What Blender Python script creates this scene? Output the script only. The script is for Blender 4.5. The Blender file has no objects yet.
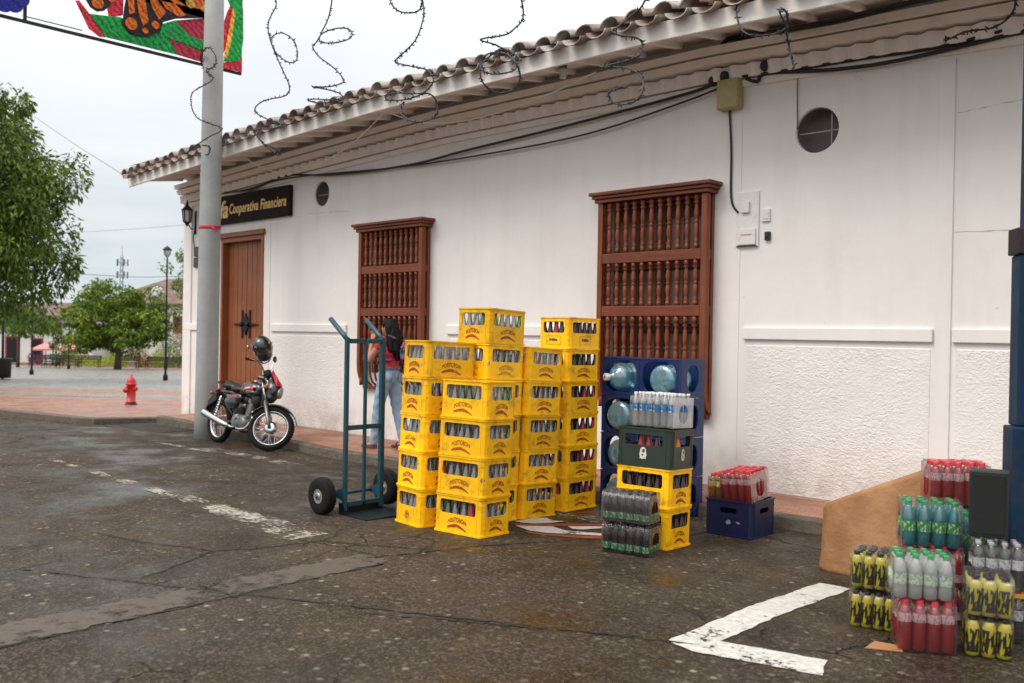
import bpy, math, random
from math import sin, cos, pi, radians as RD, sqrt, atan2
from mathutils import Vector as V, Matrix as M4
random.seed(7)
sc = bpy.context.scene
COL = sc.collection

# ------------------------------------------------------------------ helpers
class MB:
    """collects geometry that becomes ONE mesh object"""
    def __init__(s): s.v=[]; s.f=[]; s.m=[]; s.sm=[]
    def add(s, vs, fs, mat=0, tf=None, smooth=False):
        o=len(s.v)
        s.v += [tuple(tf@V(p)) if tf is not None else tuple(p) for p in vs]
        for f in fs:
            s.f.append(tuple(i+o for i in f)); s.m.append(mat); s.sm.append(smooth)
        return s
    def box(s, c, d, mat=0, tf=None, taper=1.0):
        x,y,z=c; a,b,h=d[0]/2,d[1]/2,d[2]/2
        vs=[(x+sx*a*(taper if sz>0 else 1),y+sy*b*(taper if sz>0 else 1),z+sz*h) for sz in(-1,1) for sy in(-1,1) for sx in(-1,1)]
        return s.add(vs,[(0,2,3,1),(4,5,7,6),(0,1,5,4),(2,6,7,3),(0,4,6,2),(1,3,7,5)],mat,tf)
    def bx(s, x0,x1,y0,y1,z0,z1, mat=0, tf=None):
        return s.box(((x0+x1)/2,(y0+y1)/2,(z0+z1)/2),(abs(x1-x0),abs(y1-y0),abs(z1-z0)),mat,tf)
    def tube(s, pts, r, n=8, mat=0, tf=None, cap=True, smooth=True, closed=False):
        pts=[V(p) for p in pts]; N=len(pts); rs=r if isinstance(r,(list,tuple)) else [r]*N
        vs=[]; up=None
        for i,p in enumerate(pts):
            t=(pts[(i+1)%N] if (closed or i<N-1) else p)-(pts[i-1] if (closed or i>0) else p)
            if t.length<1e-9: t=V((0,0,1))
            t.normalize()
            if up is None:
                up=t.cross(V((0,0,1)))
                if up.length<.05: up=t.cross(V((0,1,0)))
            u=(up-t*up.dot(t))
            if u.length<1e-6: u=t.orthogonal()
            u.normalize(); w=t.cross(u); up=u
            for k in range(n):
                a=2*pi*k/n; vs.append(p+(u*cos(a)+w*sin(a))*rs[i])
        fs=[]
        for i in range(N if closed else N-1):
            j=(i+1)%N
            for k in range(n):
                l=(k+1)%n; fs.append((i*n+k,i*n+l,j*n+l,j*n+k))
        if cap and not closed:
            fs.append(tuple(range(n-1,-1,-1))); fs.append(tuple((N-1)*n+k for k in range(n)))
        return s.add(vs,fs,mat,tf,smooth)
    def lathe(s, prof, n=16, mat=0, tf=None, smooth=True, mats=None, caps=True):
        """prof = [(r,z),...] about local Z"""
        vs=[]
        for r,z in prof:
            for k in range(n):
                a=2*pi*k/n; vs.append((r*cos(a),r*sin(a),z))
        for i in range(len(prof)-1):
            pass
        o=len(s.v); s.v+=[tuple(tf@V(p)) if tf is not None else p for p in vs]
        for i in range(len(prof)-1):
            for k in range(n):
                l=(k+1)%n
                s.f.append((o+i*n+k,o+i*n+l,o+(i+1)*n+l,o+(i+1)*n+k)); s.m.append(mats[i] if mats else mat); s.sm.append(smooth)
        if caps:
            if prof[0][0]>1e-4: s.f.append(tuple(o+k for k in range(n-1,-1,-1))); s.m.append(mats[0] if mats else mat); s.sm.append(False)
            e=o+(len(prof)-1)*n
            if prof[-1][0]>1e-4: s.f.append(tuple(e+k for k in range(n))); s.m.append(mats[-1] if mats else mat); s.sm.append(False)
        return s
    def prism(s, poly, y0, y1, mat=0, tf=None):
        """poly in (x,z), extruded along y"""
        n=len(poly); vs=[(x,y0,z) for x,z in poly]+[(x,y1,z) for x,z in poly]
        fs=[tuple(range(n)),tuple(range(2*n-1,n-1,-1))]+[(i,i+n,(i+1)%n+n,(i+1)%n) for i in range(n)]
        return s.add(vs,fs,mat,tf)
    def grid(s, nu, nv, fn, mat=0, smooth=True, tf=None):
        vs=[fn(i/nu,j/nv) for i in range(nu+1) for j in range(nv+1)]
        fs=[(i*(nv+1)+j,(i+1)*(nv+1)+j,(i+1)*(nv+1)+j+1,i*(nv+1)+j+1) for i in range(nu) for j in range(nv)]
        return s.add(vs,fs,mat,tf,smooth)
    def panel(s, W, H, hole, r, t, mat=0, tf=None, k=5):
        """plate W x H in x,z (front y=0, back y=t) with a rounded hole (x0,z0,x1,z1)"""
        x0,z0,x1,z1=hole; r=min(r,(x1-x0)/2-1e-4,(z1-z0)/2-1e-4)
        cs=[((x0+r,z0+r),pi,(0,0)),((x1-r,z0+r),1.5*pi,(W,0)),((x1-r,z1-r),0,(W,H)),((x0+r,z1-r),.5*pi,(0,H))]
        inner=[]; 
        for (c,a0,_o) in cs:
            for i in range(k+1):
                a=a0+.5*pi*i/k; inner.append((c[0]+r*cos(a),c[1]+r*sin(a)))
        n=len(inner); out=[c[2] for c in cs]
        vs=[(x,0,z) for x,z in inner]+[(x,0,z) for x,z in out]+[(x,t,z) for x,z in inner]+[(x,t,z) for x,z in out]
        fs=[]; O=n; B=n+4; BO=n+4+n
        for q in range(4):
            for i in range(k):
                a=q*(k+1)+i; fs.append((O+q,a+1,a)); fs.append((BO+q,B+a,B+a+1))
            a=q*(k+1)+k; b=(a+1)%n; q2=(q+1)%4
            fs.append((O+q,O+q2,b,a)); fs.append((BO+q,B+a,B+b,BO+q2))
            fs.append((O+q,BO+q,BO+q2,O+q2))
        for a in range(n):
            b=(a+1)%n; fs.append((a,b,B+b,B+a))
        return s.add(vs,fs,mat,tf)
    def mesh(s, name, mats):
        me=bpy.data.meshes.new(name); me.from_pydata(s.v,[],s.f); 
        for m in (mats if isinstance(mats,(list,tuple)) else [mats]): me.materials.append(m)
        me.polygons.foreach_set('material_index',s.m); me.polygons.foreach_set('use_smooth',s.sm)
        me.update(); return me
    def build(s, name, mats, parent=None, loc=(0,0,0), rot=(0,0,0), bevel=0, seg=2):
        return put(name, s.mesh(name,mats), parent, loc, rot, bevel, seg)

def put(name, me, parent=None, loc=(0,0,0), rot=(0,0,0), bevel=0, seg=2):
    o=bpy.data.objects.new(name,me); COL.objects.link(o); o.location=loc; o.rotation_euler=rot
    if parent is not None: o.parent=parent
    if bevel:
        b=o.modifiers.new('Bevel','BEVEL'); b.width=bevel; b.segments=seg; b.limit_method='ANGLE'; b.angle_limit=RD(40)
    return o
def tag(o,label,cat,group=None):
    o['label']=label; o['category']=cat
    if group: o['group']=group
    return o
def thing(name,label,cat,loc=(0,0,0),rot=(0,0,0),group=None):
    o=bpy.data.objects.new(name,None); COL.objects.link(o); o.empty_display_size=.1
    o.location=loc; o.rotation_euler=rot
    return tag(o,label,cat,group)
def struct(o): o['kind']='structure'; return o
def dup(o,parent=None):
    c=o.copy(); COL.objects.link(c); 
    if parent is not None: c.parent=parent
    for ch in list(o.children): dup(ch,c)
    return c
def Tm(loc=(0,0,0),rot=(0,0,0),s=1):
    from mathutils import Euler
    return M4.Translation(V(loc))@Euler(rot,'XYZ').to_matrix().to_4x4()@M4.Scale(s,4)
def align(p0,p1):
    """matrix taking local Z segment from origin to p0->p1 direction"""
    d=V(p1)-V(p0); q=d.to_track_quat('Z','Y'); return M4.Translation(V(p0))@q.to_matrix().to_4x4()
def evaluated(o):
    dg=bpy.context.evaluated_depsgraph_get(); me=bpy.data.meshes.new_from_object(o.evaluated_get(dg)); return me
def text_mesh(txt,size,extrude=.001,shear=0,align_x='CENTER',spacing=1.0,bold=0):
    c=bpy.data.curves.new('t','FONT'); c.body=txt; c.size=size; c.extrude=extrude; c.shear=shear; c.align_x=align_x; c.align_y='CENTER'; c.space_character=spacing; c.resolution_u=3; c.offset=bold
    o=bpy.data.objects.new('t',c); COL.objects.link(o); bpy.context.view_layer.update()
    me=evaluated(o); bpy.data.objects.remove(o); bpy.data.curves.remove(c)
    vs=[tuple(v.co) for v in me.vertices]; fs=[tuple(p.vertices) for p in me.polygons]; bpy.data.meshes.remove(me)
    return vs,fs
def blob(parts, voxel, smooth_it=4):
    """parts: ('c',p0,r0,p1,r1) tapered capsule / ('e',centre,(rx,ry,rz),rotmatrix|None) -> verts,faces of one remeshed skin"""
    mb=MB()
    for p in parts:
        if p[0]=='c':
            p0,r0,p1,r1=V(p[1]),p[2],V(p[3]),p[4]; L=(p1-p0).length; tf=align(p0,p1)
            prof=[(max(1e-5,r0*sin(a)),-r0*cos(a)) for a in [pi/2*i/5 for i in range(6)]]+[(r1*sin(a),L-r1*cos(a)) for a in [pi/2+pi/2*i/5 for i in range(6)]]
            mb.lathe(prof,14,0,tf)
        else:
            tf=M4.Translation(V(p[1]))@(p[3] if len(p)>3 and p[3] is not None else M4.Identity(4))@M4.Diagonal((*p[2],1))
            mb.lathe([(max(1e-4,sin(pi*i/12)),-cos(pi*i/12)) for i in range(13)],20,0,tf)
    me=mb.mesh('b',[]); o=bpy.data.objects.new('b',me); COL.objects.link(o)
    r=o.modifiers.new('r','REMESH'); r.mode='VOXEL'; r.voxel_size=voxel
    s=o.modifiers.new('s','SMOOTH'); s.factor=.5; s.iterations=smooth_it
    bpy.context.view_layer.update(); e=evaluated(o)
    vs=[tuple(v.co) for v in e.vertices]; fs=[tuple(q.vertices) for q in e.polygons]
    bpy.data.objects.remove(o); bpy.data.meshes.remove(me); bpy.data.meshes.remove(e)
    return vs,fs

# ------------------------------------------------------------------ materials
def newmat(name):
    m=bpy.data.materials.new(name); m.use_nodes=True; nt=m.node_tree; nt.nodes.clear()
    return m,nt
class NB:
    def __init__(s,nt): s.nt=nt
    def n(s,t,**kw):
        x=s.nt.nodes.new(t)
        for k,v in kw.items():
            if k.startswith('_'): setattr(x,k[1:],v)
            else:
                key=k.replace('__',' ')
                sock=x.inputs[int(key[1:])] if key[0]=='i' and key[1:].isdigit() else x.inputs[key]
                if hasattr(v,'is_output') or isinstance(v,bpy.types.NodeSocket): s.nt.links.new(v,sock)
                else: sock.default_value=v
        return x
    def coord(s,kind='Object',scale=None):
        o=s.n('ShaderNodeTexCoord').outputs[kind]
        if scale is not None:
            o=s.n('ShaderNodeMapping',Vector=o,Scale=scale).outputs[0]
        return o
    def noise(s,vec,scale,detail=4,rough=.55,out='Fac',dist=0):
        return s.n('ShaderNodeTexNoise',Vector=vec,Scale=scale,Detail=detail,Roughness=rough,Distortion=dist).outputs[out]
    def vor(s,vec,scale,feature='F1',out='Distance',rnd=1.0):
        x=s.n('ShaderNodeTexVoronoi',_feature=feature,Vector=vec,Scale=scale,Randomness=rnd); return x.outputs[out]
    def ramp(s,fac,stops,interp='LINEAR'):
        x=s.n('ShaderNodeValToRGB',Fac=fac); r=x.color_ramp; r.interpolation=interp
        while len(r.elements)>1: r.elements.remove(r.elements[-1])
        r.elements[0].position=stops[0][0]; r.elements[0].color=col(stops[0][1])
        for p,c in stops[1:]:
            e=r.elements.new(p); e.color=col(c)
        return x.outputs[0]
    def mix(s,fac,a,b,mode='MIX'):
        x=s.n('ShaderNodeMix',_data_type='RGBA',_blend_type=mode)
        for sock,v in ((x.inputs[0],fac),(x.inputs[6],a),(x.inputs[7],b)):
            if isinstance(v,bpy.types.NodeSocket): s.nt.links.new(v,sock)
            else: sock.default_value=col(v) if not isinstance(v,(int,float)) else v
        return x.outputs[2]
    def math(s,op,a,b=0,c=0,clamp=False):
        x=s.n('ShaderNodeMath',_operation=op,_use_clamp=clamp)
        for i,v in enumerate((a,b,c)):
            if isinstance(v,bpy.types.NodeSocket): s.nt.links.new(v,x.inputs[i])
            else: x.inputs[i].default_value=v
        return x.outputs[0]
    def bump(s,h,strength=.3,dist=.01,normal=None):
        x=s.n('ShaderNodeBump',Height=h,Strength=strength,Distance=dist)
        if normal is not None: s.nt.links.new(normal,x.inputs['Normal'])
        return x.outputs[0]
    def out(s,sh): s.nt.links.new(sh,s.n('ShaderNodeOutputMaterial').inputs[0])
    def bsdf(s,**kw):
        return s.n('ShaderNodeBsdfPrincipled',**kw).outputs[0]
def col(c):
    if isinstance(c,(int,float)): return (c,c,c,1)
    return tuple(c) if len(c)==4 else (*c,1)
def mat(name,c,rough=.55,metal=0.,var=.18,scale=9.,bump=0.,bscale=60.,spec=.5,rnd=.0,dirt=None,coat=0.):
    """painted / plastic / metal surface with uneven tone, optional bump and dirt"""
    m,nt=newmat(name); b=NB(nt); co=b.coord()
    if rnd:
        rv=b.math('MULTIPLY',b.n('ShaderNodeObjectInfo').outputs['Random'],37.0); co=b.n('ShaderNodeVectorMath',_operation='ADD',i0=co,i1=b.n('ShaderNodeCombineXYZ',i0=rv,i1=rv,i2=rv).outputs[0]).outputs[0]
    n1=b.noise(co,scale,5,.6); 
    f=b.math('MULTIPLY_ADD',b.math('SUBTRACT',n1,.5),2*var,1.0)
    if rnd: f=b.math('MULTIPLY',f,b.math('MULTIPLY_ADD',b.math('SUBTRACT',b.n('ShaderNodeObjectInfo').outputs['Random'],.5),2*rnd,1.0))
    base=b.mix(1.0,c,b.n('ShaderNodeCombineColor',i0=f,i1=f,i2=f).outputs[0],'MULTIPLY')
    if dirt:
        dm=b.ramp(b.noise(co,scale*2.3,7,.7),[(.5,0),(.72,1)])
        base=b.mix(b.math('MULTIPLY',dm,dirt[1]),base,dirt[0])
    rr=b.math('MULTIPLY_ADD',b.math('SUBTRACT',b.noise(co,scale*3,3),.5),.25,rough,True)
    kw=dict(Base__Color=base,Roughness=rr,Metallic=metal,Specular__IOR__Level=spec)
    if coat: kw['Coat__Weight']=coat; kw['Coat__Roughness']=.08
    if bump: kw['Normal']=b.bump(b.noise(co,bscale,5,.6),bump,.01)
    b.out(b.bsdf(**kw)); return m
def clear(name,tint,gl=.12,diff=.08,dcol=(.9,.9,.9),rough=.08,bump=0,bscale=30,fres=1.5,fk=.9):
    """see-through plastic / glass that lets light past: tinted transparent + fresnel gloss + a little haze"""
    m,nt=newmat(name); b=NB(nt)
    nrm={}
    if bump:
        nrm['Normal']=b.bump(b.noise(b.coord('Object',(1.6,1.6,.4)),bscale,4,.6),bump,.014)
    t=b.n('ShaderNodeBsdfTransparent',Color=col(tint)).outputs[0]
    g=b.n('ShaderNodeBsdfGlossy',Color=col(.95),Roughness=rough,**nrm).outputs[0]
    d=b.n('ShaderNodeBsdfTranslucent',Color=col(dcol)).outputs[0]
    d2=b.n('ShaderNodeBsdfDiffuse',Color=col(dcol)).outputs[0]
    d=b.n('ShaderNodeMixShader',i0=.5,i1=d,i2=d2).outputs[0]
    a=b.n('ShaderNodeMixShader',i0=diff,i1=t,i2=d).outputs[0]
    f=b.n('ShaderNodeFresnel',IOR=fres).outputs[0]
    f=b.math('MULTIPLY_ADD',f,fk,gl,True)
    b.out(b.n('ShaderNodeMixShader',i0=f,i1=a,i2=g).outputs[0]); return m
def foliage(name,c0,c1,c2,scale=1.2):
    m,nt=newmat(name); b=NB(nt)
    g=b.n('ShaderNodeNewGeometry'); rnd=g.outputs['Random Per Island']
    n1=b.noise(b.coord(),scale,3)
    base=b.ramp(b.math('MULTIPLY_ADD',rnd,.5,b.math('MULTIPLY',n1,.6)),[(.2,c0),(.52,c1),(.85,c2)])
    d=b.bsdf(Base__Color=base,Roughness=.5,Specular__IOR__Level=.35)
    t=b.n('ShaderNodeBsdfTranslucent',Color=base).outputs[0]
    b.out(b.n('ShaderNodeMixShader',i0=.3,i1=d,i2=t).outputs[0]); return m
def wood(name,c0,c1,rough=.4,axis=2,scale=3.):
    m,nt=newmat(name); b=NB(nt)
    s=[14,14,14]; s[axis]=.9
    co=b.coord('Object',tuple(s)); n=b.noise(co,scale,6,.65,dist=.6); n2=b.noise(b.coord(),2.2,4)
    base=b.mix(b.ramp(n,[(.3,0),(.7,1)]),c0,c1); base=b.mix(b.math('MULTIPLY',b.ramp(n2,[(.45,0),(.75,1)]),.45),base,tuple(x*.45 for x in c0))
    b.out(b.bsdf(Base__Color=base,Roughness=b.math('MULTIPLY_ADD',n,.25,rough-.1),Normal=b.bump(n,.25,.004),Specular__IOR__Level=.4)); return m
PN_red1 = [(5.33,6.36),(5.53,6),(5.68,5.92),(5.77,5.93),(5.5,6.26),(5.38,6.38)]
PN_leaf1 = [(5.53,6.22),(5.75,6.25),(6,6.29),(6.13,6.13),(6.28,6.1),(6.47,6.14),(6.65,6.21),(6.8,6.11),(6.9,5.94),(6.29,5.94),(5.77,5.94)]
PN_redblock = [(5.76,6.54),(6.04,6.62),(6.03,6.33),(5.82,6.24)]
PN_wing_small = [(5.38,6.52),(5.88,6.66),(5.82,6.41),(5.73,6.31),(5.63,6.27),(5.53,6.31)]
PN_wing = [(6.07,6.66),(6.03,6.41),(6.01,6.17),(6.13,6.08),(6.29,6.07),(6.41,6.1),(6.6,6.21),(6.65,6.38),(6.86,6.49),(7.35,6.63),(7.47,6.83),(7.49,7.06)]
PN_leaf2 = [(6.63,6.35),(6.86,6.47),(7.1,6.29),(7.41,6.26),(7.52,6.12),(7.27,6.11),(7.02,6.14),(6.77,6.16),(6.6,6.21)]
PN_red2 = [(6.86,6.47),(7.51,6.69),(7.52,6.22),(7.36,6.23),(7.1,6.29)]
PN_red3 = [(6.7,6.18),(7.02,6.13),(7.27,6.09),(7.52,6.09),(7.52,5.91),(7.21,5.92),(6.9,5.94)]
PN_leaf3 = [(7.72,7.12),(7.99,7.2),(8.05,6.95),(8.06,6.45),(8.01,6.1),(7.7,6),(7.82,6.39),(7.89,6.82)]
PN_red4 = [(7.66,6.51),(7.76,6.84),(7.9,7.14),(7.87,6.8),(7.73,6.2),(7.66,6.05)]
PN_yellow1 = [(7.7,6.06),(7.77,6.46),(7.85,6.93),(7.91,6.88),(7.82,6.31),(7.77,6.08)]
PN_red5 = [(7.65,5.97),(8.05,6.14),(8.05,5.91),(7.65,5.9)]
PN_o1 = [(6.07,6.66),(6.17,6.69),(6.19,6.4),(6.11,6.36)]
PN_o2 = [(6.21,6.7),(6.34,6.73),(6.41,6.32),(6.33,6.24),(6.26,6.39)]
PN_o3 = [(6.4,6.75),(6.48,6.77),(6.69,6.54),(6.58,6.4),(6.47,6.55)]
PN_o4 = [(6.53,6.79),(6.66,6.82),(7.03,6.59),(6.91,6.53),(6.69,6.6)]
PN_o5 = [(6.72,6.84),(6.89,6.89),(7.19,6.82),(7.09,6.71)]
DOT_d1 = ((6.14,6.22),0.092)
DOT_d2 = ((6.52,6.3),0.062)
DOT_d3 = ((6.36,6.17),0.046)
DOT_d4 = ((7.09,6.8),0.08)
DOT_d5 = ((7.32,6.77),0.052)
DOT_d6 = ((5.63,6.4),0.089)
DOT_d7 = ((5.83,6.52),0.053)
DOT_b1 = ((4.36,6.06),0.125)
DOT_b2 = ((4.49,6.09),0.126)
DOT_b3 = ((4.58,6.18),0.113)
LG_w1 = [(-5.342,5.721),(-5.367,6.012),(-5.311,6.105),(-5.183,6.035),(-5.102,6.113),(-5.117,5.928),(-5.169,5.791),(-5.242,5.724)]
LG_r1 = [(-5.282,5.628),(-5.15,5.77),(-5,6.053),(-4.842,6.307),(-4.785,6.233),(-4.937,5.978),(-5.008,5.833),(-5.211,5.589)]
LG_w2 = [(-5.196,5.573),(-4.994,5.816),(-4.81,5.765),(-4.559,5.925),(-4.495,5.843),(-4.688,5.678),(-4.827,5.551),(-4.975,5.504)]
LG_r2 = [(-5.005,5.467),(-4.951,5.477),(-4.803,5.524),(-4.665,5.65),(-4.483,5.826),(-4.412,5.735),(-4.601,5.573),(-4.803,5.453),(-4.911,5.42)]
LG_w3 = [(-4.93,5.938),(-4.762,6.187),(-4.704,6.128),(-4.762,5.919),(-4.83,5.879)]
LG_w4 = [(-5.433,6.316),(-5.411,6.414),(-5.226,6.663),(-4.983,6.473),(-4.894,6.341),(-4.97,6.273),(-5.175,6.33),(-5.345,6.223)]
LG_r3 = [(-5.373,6.604),(-5.276,6.745),(-5.233,6.689),(-5.325,6.546)]
GL_g1 = [(-13.02,7.15,6.03),(-13.27,7.26,5.87),(-13.01,7.25,5.71),(-12.56,7.13,5.66),(-12.4,7.04,5.75),(-12.66,7.07,5.93),(-13.09,7.19,5.96),(-13.2,7.27,5.75),(-12.8,7.22,5.5),(-13.21,7.1,5.34),(-13.11,7.03,5.1),(-13.07,7.1,4.92),(-12.93,7.22,4.83),(-12.63,7.27,4.73),(-12.51,7.19,4.63),(-12.59,7.06,4.54),(-13.07,7.04,4.43),(-13.4,7.13,4.38),(-13.21,7.25,4.36),(-12.98,7.26,4.36),(-12.73,7.15,4.41),(-12.78,7.04,4.43)]
GL_g2 = [(-10.52,6.5,5.95),(-10.64,6.61,5.86),(-10.79,6.6,5.69),(-10.59,6.48,5.42),(-10.26,6.39,5.1),(-10.01,6.42,4.94),(-10.02,6.54,5.02),(-10.2,6.62,5.28),(-10.4,6.57,5.43),(-10.46,6.45,5.37),(-10.35,6.38,5.22),(-10.26,6.45,4.96),(-10.24,6.57,4.73),(-10.34,6.62,4.65),(-10.35,6.54,4.59),(-10.53,6.41,4.55),(-10.72,6.39,4.5),(-10.88,6.48,4.46),(-10.8,6.6,4.38),(-10.5,6.61,4.28),(-10.42,6.5,4.19),(-10.75,6.39,4.19),(-10.69,6.4,4.09),(-10.66,6.52,3.98),(-10.57,6.61,3.88),(-10.45,6.58,3.88),(-10.45,6.46,3.94),(-10.56,6.38,3.99)]
GL_g3 = [(-9.21,6.5,5.63),(-9.46,6.61,5.42),(-9.61,6.6,5.24),(-9.42,6.48,5.09),(-8.99,6.39,4.97),(-8.74,6.42,4.98),(-8.91,6.54,5.14),(-9.27,6.62,5.26),(-9.51,6.57,5.24),(-9.47,6.45,5.09),(-9.44,6.38,5),(-9.38,6.45,4.88),(-9.29,6.57,4.78),(-9.15,6.62,4.63),(-9.05,6.54,4.54),(-9.12,6.41,4.48),(-9.45,6.39,4.53),(-9.32,6.48,4.5),(-9.21,6.6,4.46),(-9.12,6.61,4.38),(-9.09,6.5,4.32),(-9.29,6.39,4.31),(-9.54,6.4,4.38),(-9.65,6.52,4.44),(-9.4,6.61,4.41),(-9.07,6.58,4.36)]
GL_g4 = [(-7.58,6.5,5.23),(-7.71,6.61,5.16),(-7.8,6.6,5.11),(-7.89,6.48,5.1),(-7.93,6.39,5.15),(-8.02,6.42,5.28),(-8,6.54,5.36),(-7.78,6.62,5.31),(-7.64,6.57,5.17),(-7.49,6.45,4.94),(-7.51,6.38,4.71),(-7.76,6.45,4.65),(-8.1,6.57,4.62),(-7.99,6.62,4.57),(-7.55,6.54,4.42),(-7.28,6.41,4.26),(-7.26,6.39,4.18),(-7.53,6.48,4.14),(-7.95,6.6,4.17),(-8.26,6.61,4.22),(-8.16,6.5,4.23),(-7.88,6.39,4.19),(-7.55,6.4,4.13),(-7.44,6.52,4.13),(-7.43,6.61,4.05),(-7.41,6.58,3.91),(-7.42,6.46,3.83),(-7.55,6.38,3.83),(-7.8,6.43,3.95),(-7.98,6.56,4.1),(-7.98,6.62,4.15)]
GL_g5 = [(-6.13,6.5,4.9),(-6.18,6.61,4.78),(-6.18,6.6,4.66),(-6.16,6.48,4.55),(-6.2,6.39,4.47),(-6.58,6.42,4.51),(-6.49,6.54,4.47),(-6.36,6.62,4.38),(-6.24,6.57,4.25),(-6.13,6.45,4.13),(-6.26,6.38,4.1),(-6.53,6.45,4.18),(-6.72,6.57,4.31),(-6.71,6.62,4.42),(-6.49,6.54,4.39),(-6.19,6.41,4.28),(-6.04,6.39,4.14),(-6.08,6.48,4.05),(-6.26,6.6,4.01),(-6.43,6.61,3.99),(-6.51,6.5,4.01),(-6.52,6.39,4.09),(-6.55,6.4,4.22),(-6.57,6.52,4.35),(-6.45,6.61,4.43),(-6.23,6.58,4.32),(-6.06,6.46,4.21)]
GL_g6 = [(-4.59,6.5,4.52),(-4.77,6.61,4.45),(-4.87,6.6,4.4),(-4.91,6.48,4.29),(-4.9,6.39,4.22),(-4.84,6.42,4.18),(-4.77,6.54,4.18),(-4.75,6.62,4.15),(-4.73,6.57,4.04),(-4.75,6.45,3.96),(-4.89,6.38,3.93),(-5.06,6.45,3.95),(-5,6.57,3.97),(-4.85,6.62,3.93),(-4.68,6.54,3.8),(-4.59,6.41,3.65),(-4.63,6.39,3.58),(-4.82,6.48,3.59),(-5.03,6.6,3.66),(-5.1,6.61,3.74),(-4.99,6.5,3.74),(-4.83,6.39,3.71),(-4.81,6.4,3.73)]
GL_g7 = [(-3.95,7,4.51),(-4.09,7.11,4.5),(-4.1,7.1,4.41),(-4,6.98,4.23),(-3.88,6.89,4.11),(-3.79,6.92,4.08),(-3.7,7.04,4.11),(-3.64,7.12,4.17),(-3.61,7.07,4.25),(-3.58,6.95,4.26),(-3.58,6.88,4.22),(-3.56,6.95,4.13),(-3.61,7.07,4.09),(-3.61,7.12,3.99),(-3.54,7.04,3.84),(-3.46,6.91,3.75)]
GL_g8 = [(-2.11,7.9,4.25),(-2.15,8.01,4.21),(-2.2,8,4.14),(-2.27,7.88,4.06),(-2.37,7.79,4.04),(-2.47,7.82,4.05),(-2.6,7.94,4.06),(-2.68,8.02,4.08)]
CB_c1 = [(-16.17,8.2,4.05),(-14.92,8.2,3.99),(-13.86,8.2,3.95),(-12.89,8.2,4.07),(-11.75,8.2,3.96),(-10.66,8.2,3.9),(-9.54,8.2,3.89),(-8.71,8.2,3.94),(-7.1,8.2,4.01),(-5.37,8.2,4.11),(-4.95,8.2,4.17)]
CB_c2 = [(-16.17,8.2,4.01),(-14.24,8.2,3.96),(-12.71,8.2,4.02),(-9.96,8.2,3.88),(-8.12,8.2,3.85),(-6.62,8.2,3.88),(-5.37,8.2,4.03),(-4.91,8.2,4.11)]
CB_c3 = [(-4.93,8.2,4.23),(-4.93,8.2,4.3),(-4.95,8.2,4.45),(-4.83,8.2,4.58),(-4.48,8.08,4.52),(-3.92,7.96,4.45),(-3.45,7.84,4.4),(-2.76,7.72,4.36),(-2.43,7.6,4.31)]
CB_c3b = [(-4.89,8.2,4.23),(-4.89,8.2,4.33),(-4.9,8.2,4.43),(-4.79,8.2,4.53),(-4.46,8.08,4.5),(-3.92,7.96,4.43),(-3.45,7.84,4.37),(-2.73,7.72,4.34),(-2.43,7.6,4.29)]
CB_c4 = [(-4.82,8.2,4.19),(-4.15,8.2,4.15),(-3.44,8.2,4.12),(-2.8,8.2,4.09),(-2.18,8.2,4.13),(-2.01,8.2,4.15)]
CB_c5 = [(-4.61,8.2,4.15),(-4.49,8.2,4.1),(-4.38,8.2,4.16),(-3.71,8.2,4.07),(-3.11,8.2,4.04),(-2.18,8.2,4.08),(-2.01,8.2,4.09)]
CB_c6 = [(-4.82,8.2,3.89),(-4.79,8.2,3.46),(-4.78,8.2,2.98),(-4.7,8.2,2.83)]
CB_c7 = [(-4.09,8.2,4.14),(-4.09,8.2,3.9),(-4.08,8.2,3.58)]
CB_cord1 = [(-12.7,7.3,4.26),(-12.59,7.6,4.09),(-12.33,7.9,4.01),(-11.26,7.8,4.03),(-10.09,7.5,4.13),(-9.14,7.25,4.33)]
CB_cord2 = [(-9.11,7.25,4.34),(-8.66,7.5,4.18),(-8.05,7.7,4.16),(-6.93,7.6,4.19),(-5.88,7.4,4.27)]
# ------------------------------------------------------------------ camera
H=1.55; YAW=RD(43.4); PI_=RD(-.35); RO=RD(1.0)
fw=V((-sin(YAW)*cos(PI_),cos(YAW)*cos(PI_),sin(PI_))); r0=V((cos(YAW),sin(YAW),0)); u0=r0.cross(fw)
rr=r0*cos(RO)+u0*sin(RO); uu=-r0*sin(RO)+u0*cos(RO)
cam=bpy.data.cameras.new('camera'); co_=bpy.data.objects.new('camera',cam); COL.objects.link(co_)
co_.matrix_world=M4(((rr.x,uu.x,-fw.x,0),(rr.y,uu.y,-fw.y,0),(rr.z,uu.z,-fw.z,H),(0,0,0,1)))
cam.sensor_width=36; cam.lens=916/1024*36; cam.clip_end=3000; cam.clip_start=.05
cam.dof.use_dof=True; cam.dof.focus_distance=7.6; cam.dof.aperture_fstop=2.4
sc.camera=co_
FH=V((-sin(YAW),cos(YAW),0)); RH=V((cos(YAW),sin(YAW),0))
def plaza_z(s): return .03 if s<15 else .03-.0265*(min(s,92)-15)
def far(px,s,z=None):
    """a spot s metres down the view, (px-512)/916*s to the side, on the falling plaza"""
    p=FH*s+RH*((px-512)/916*s); return V((p.x,p.y,plaza_z(s) if z is None else z))
def G(Y): return -.08*min(1,max(0,(Y-4.8)/1.9))
SL=math.atan(.08/1.9)
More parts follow.
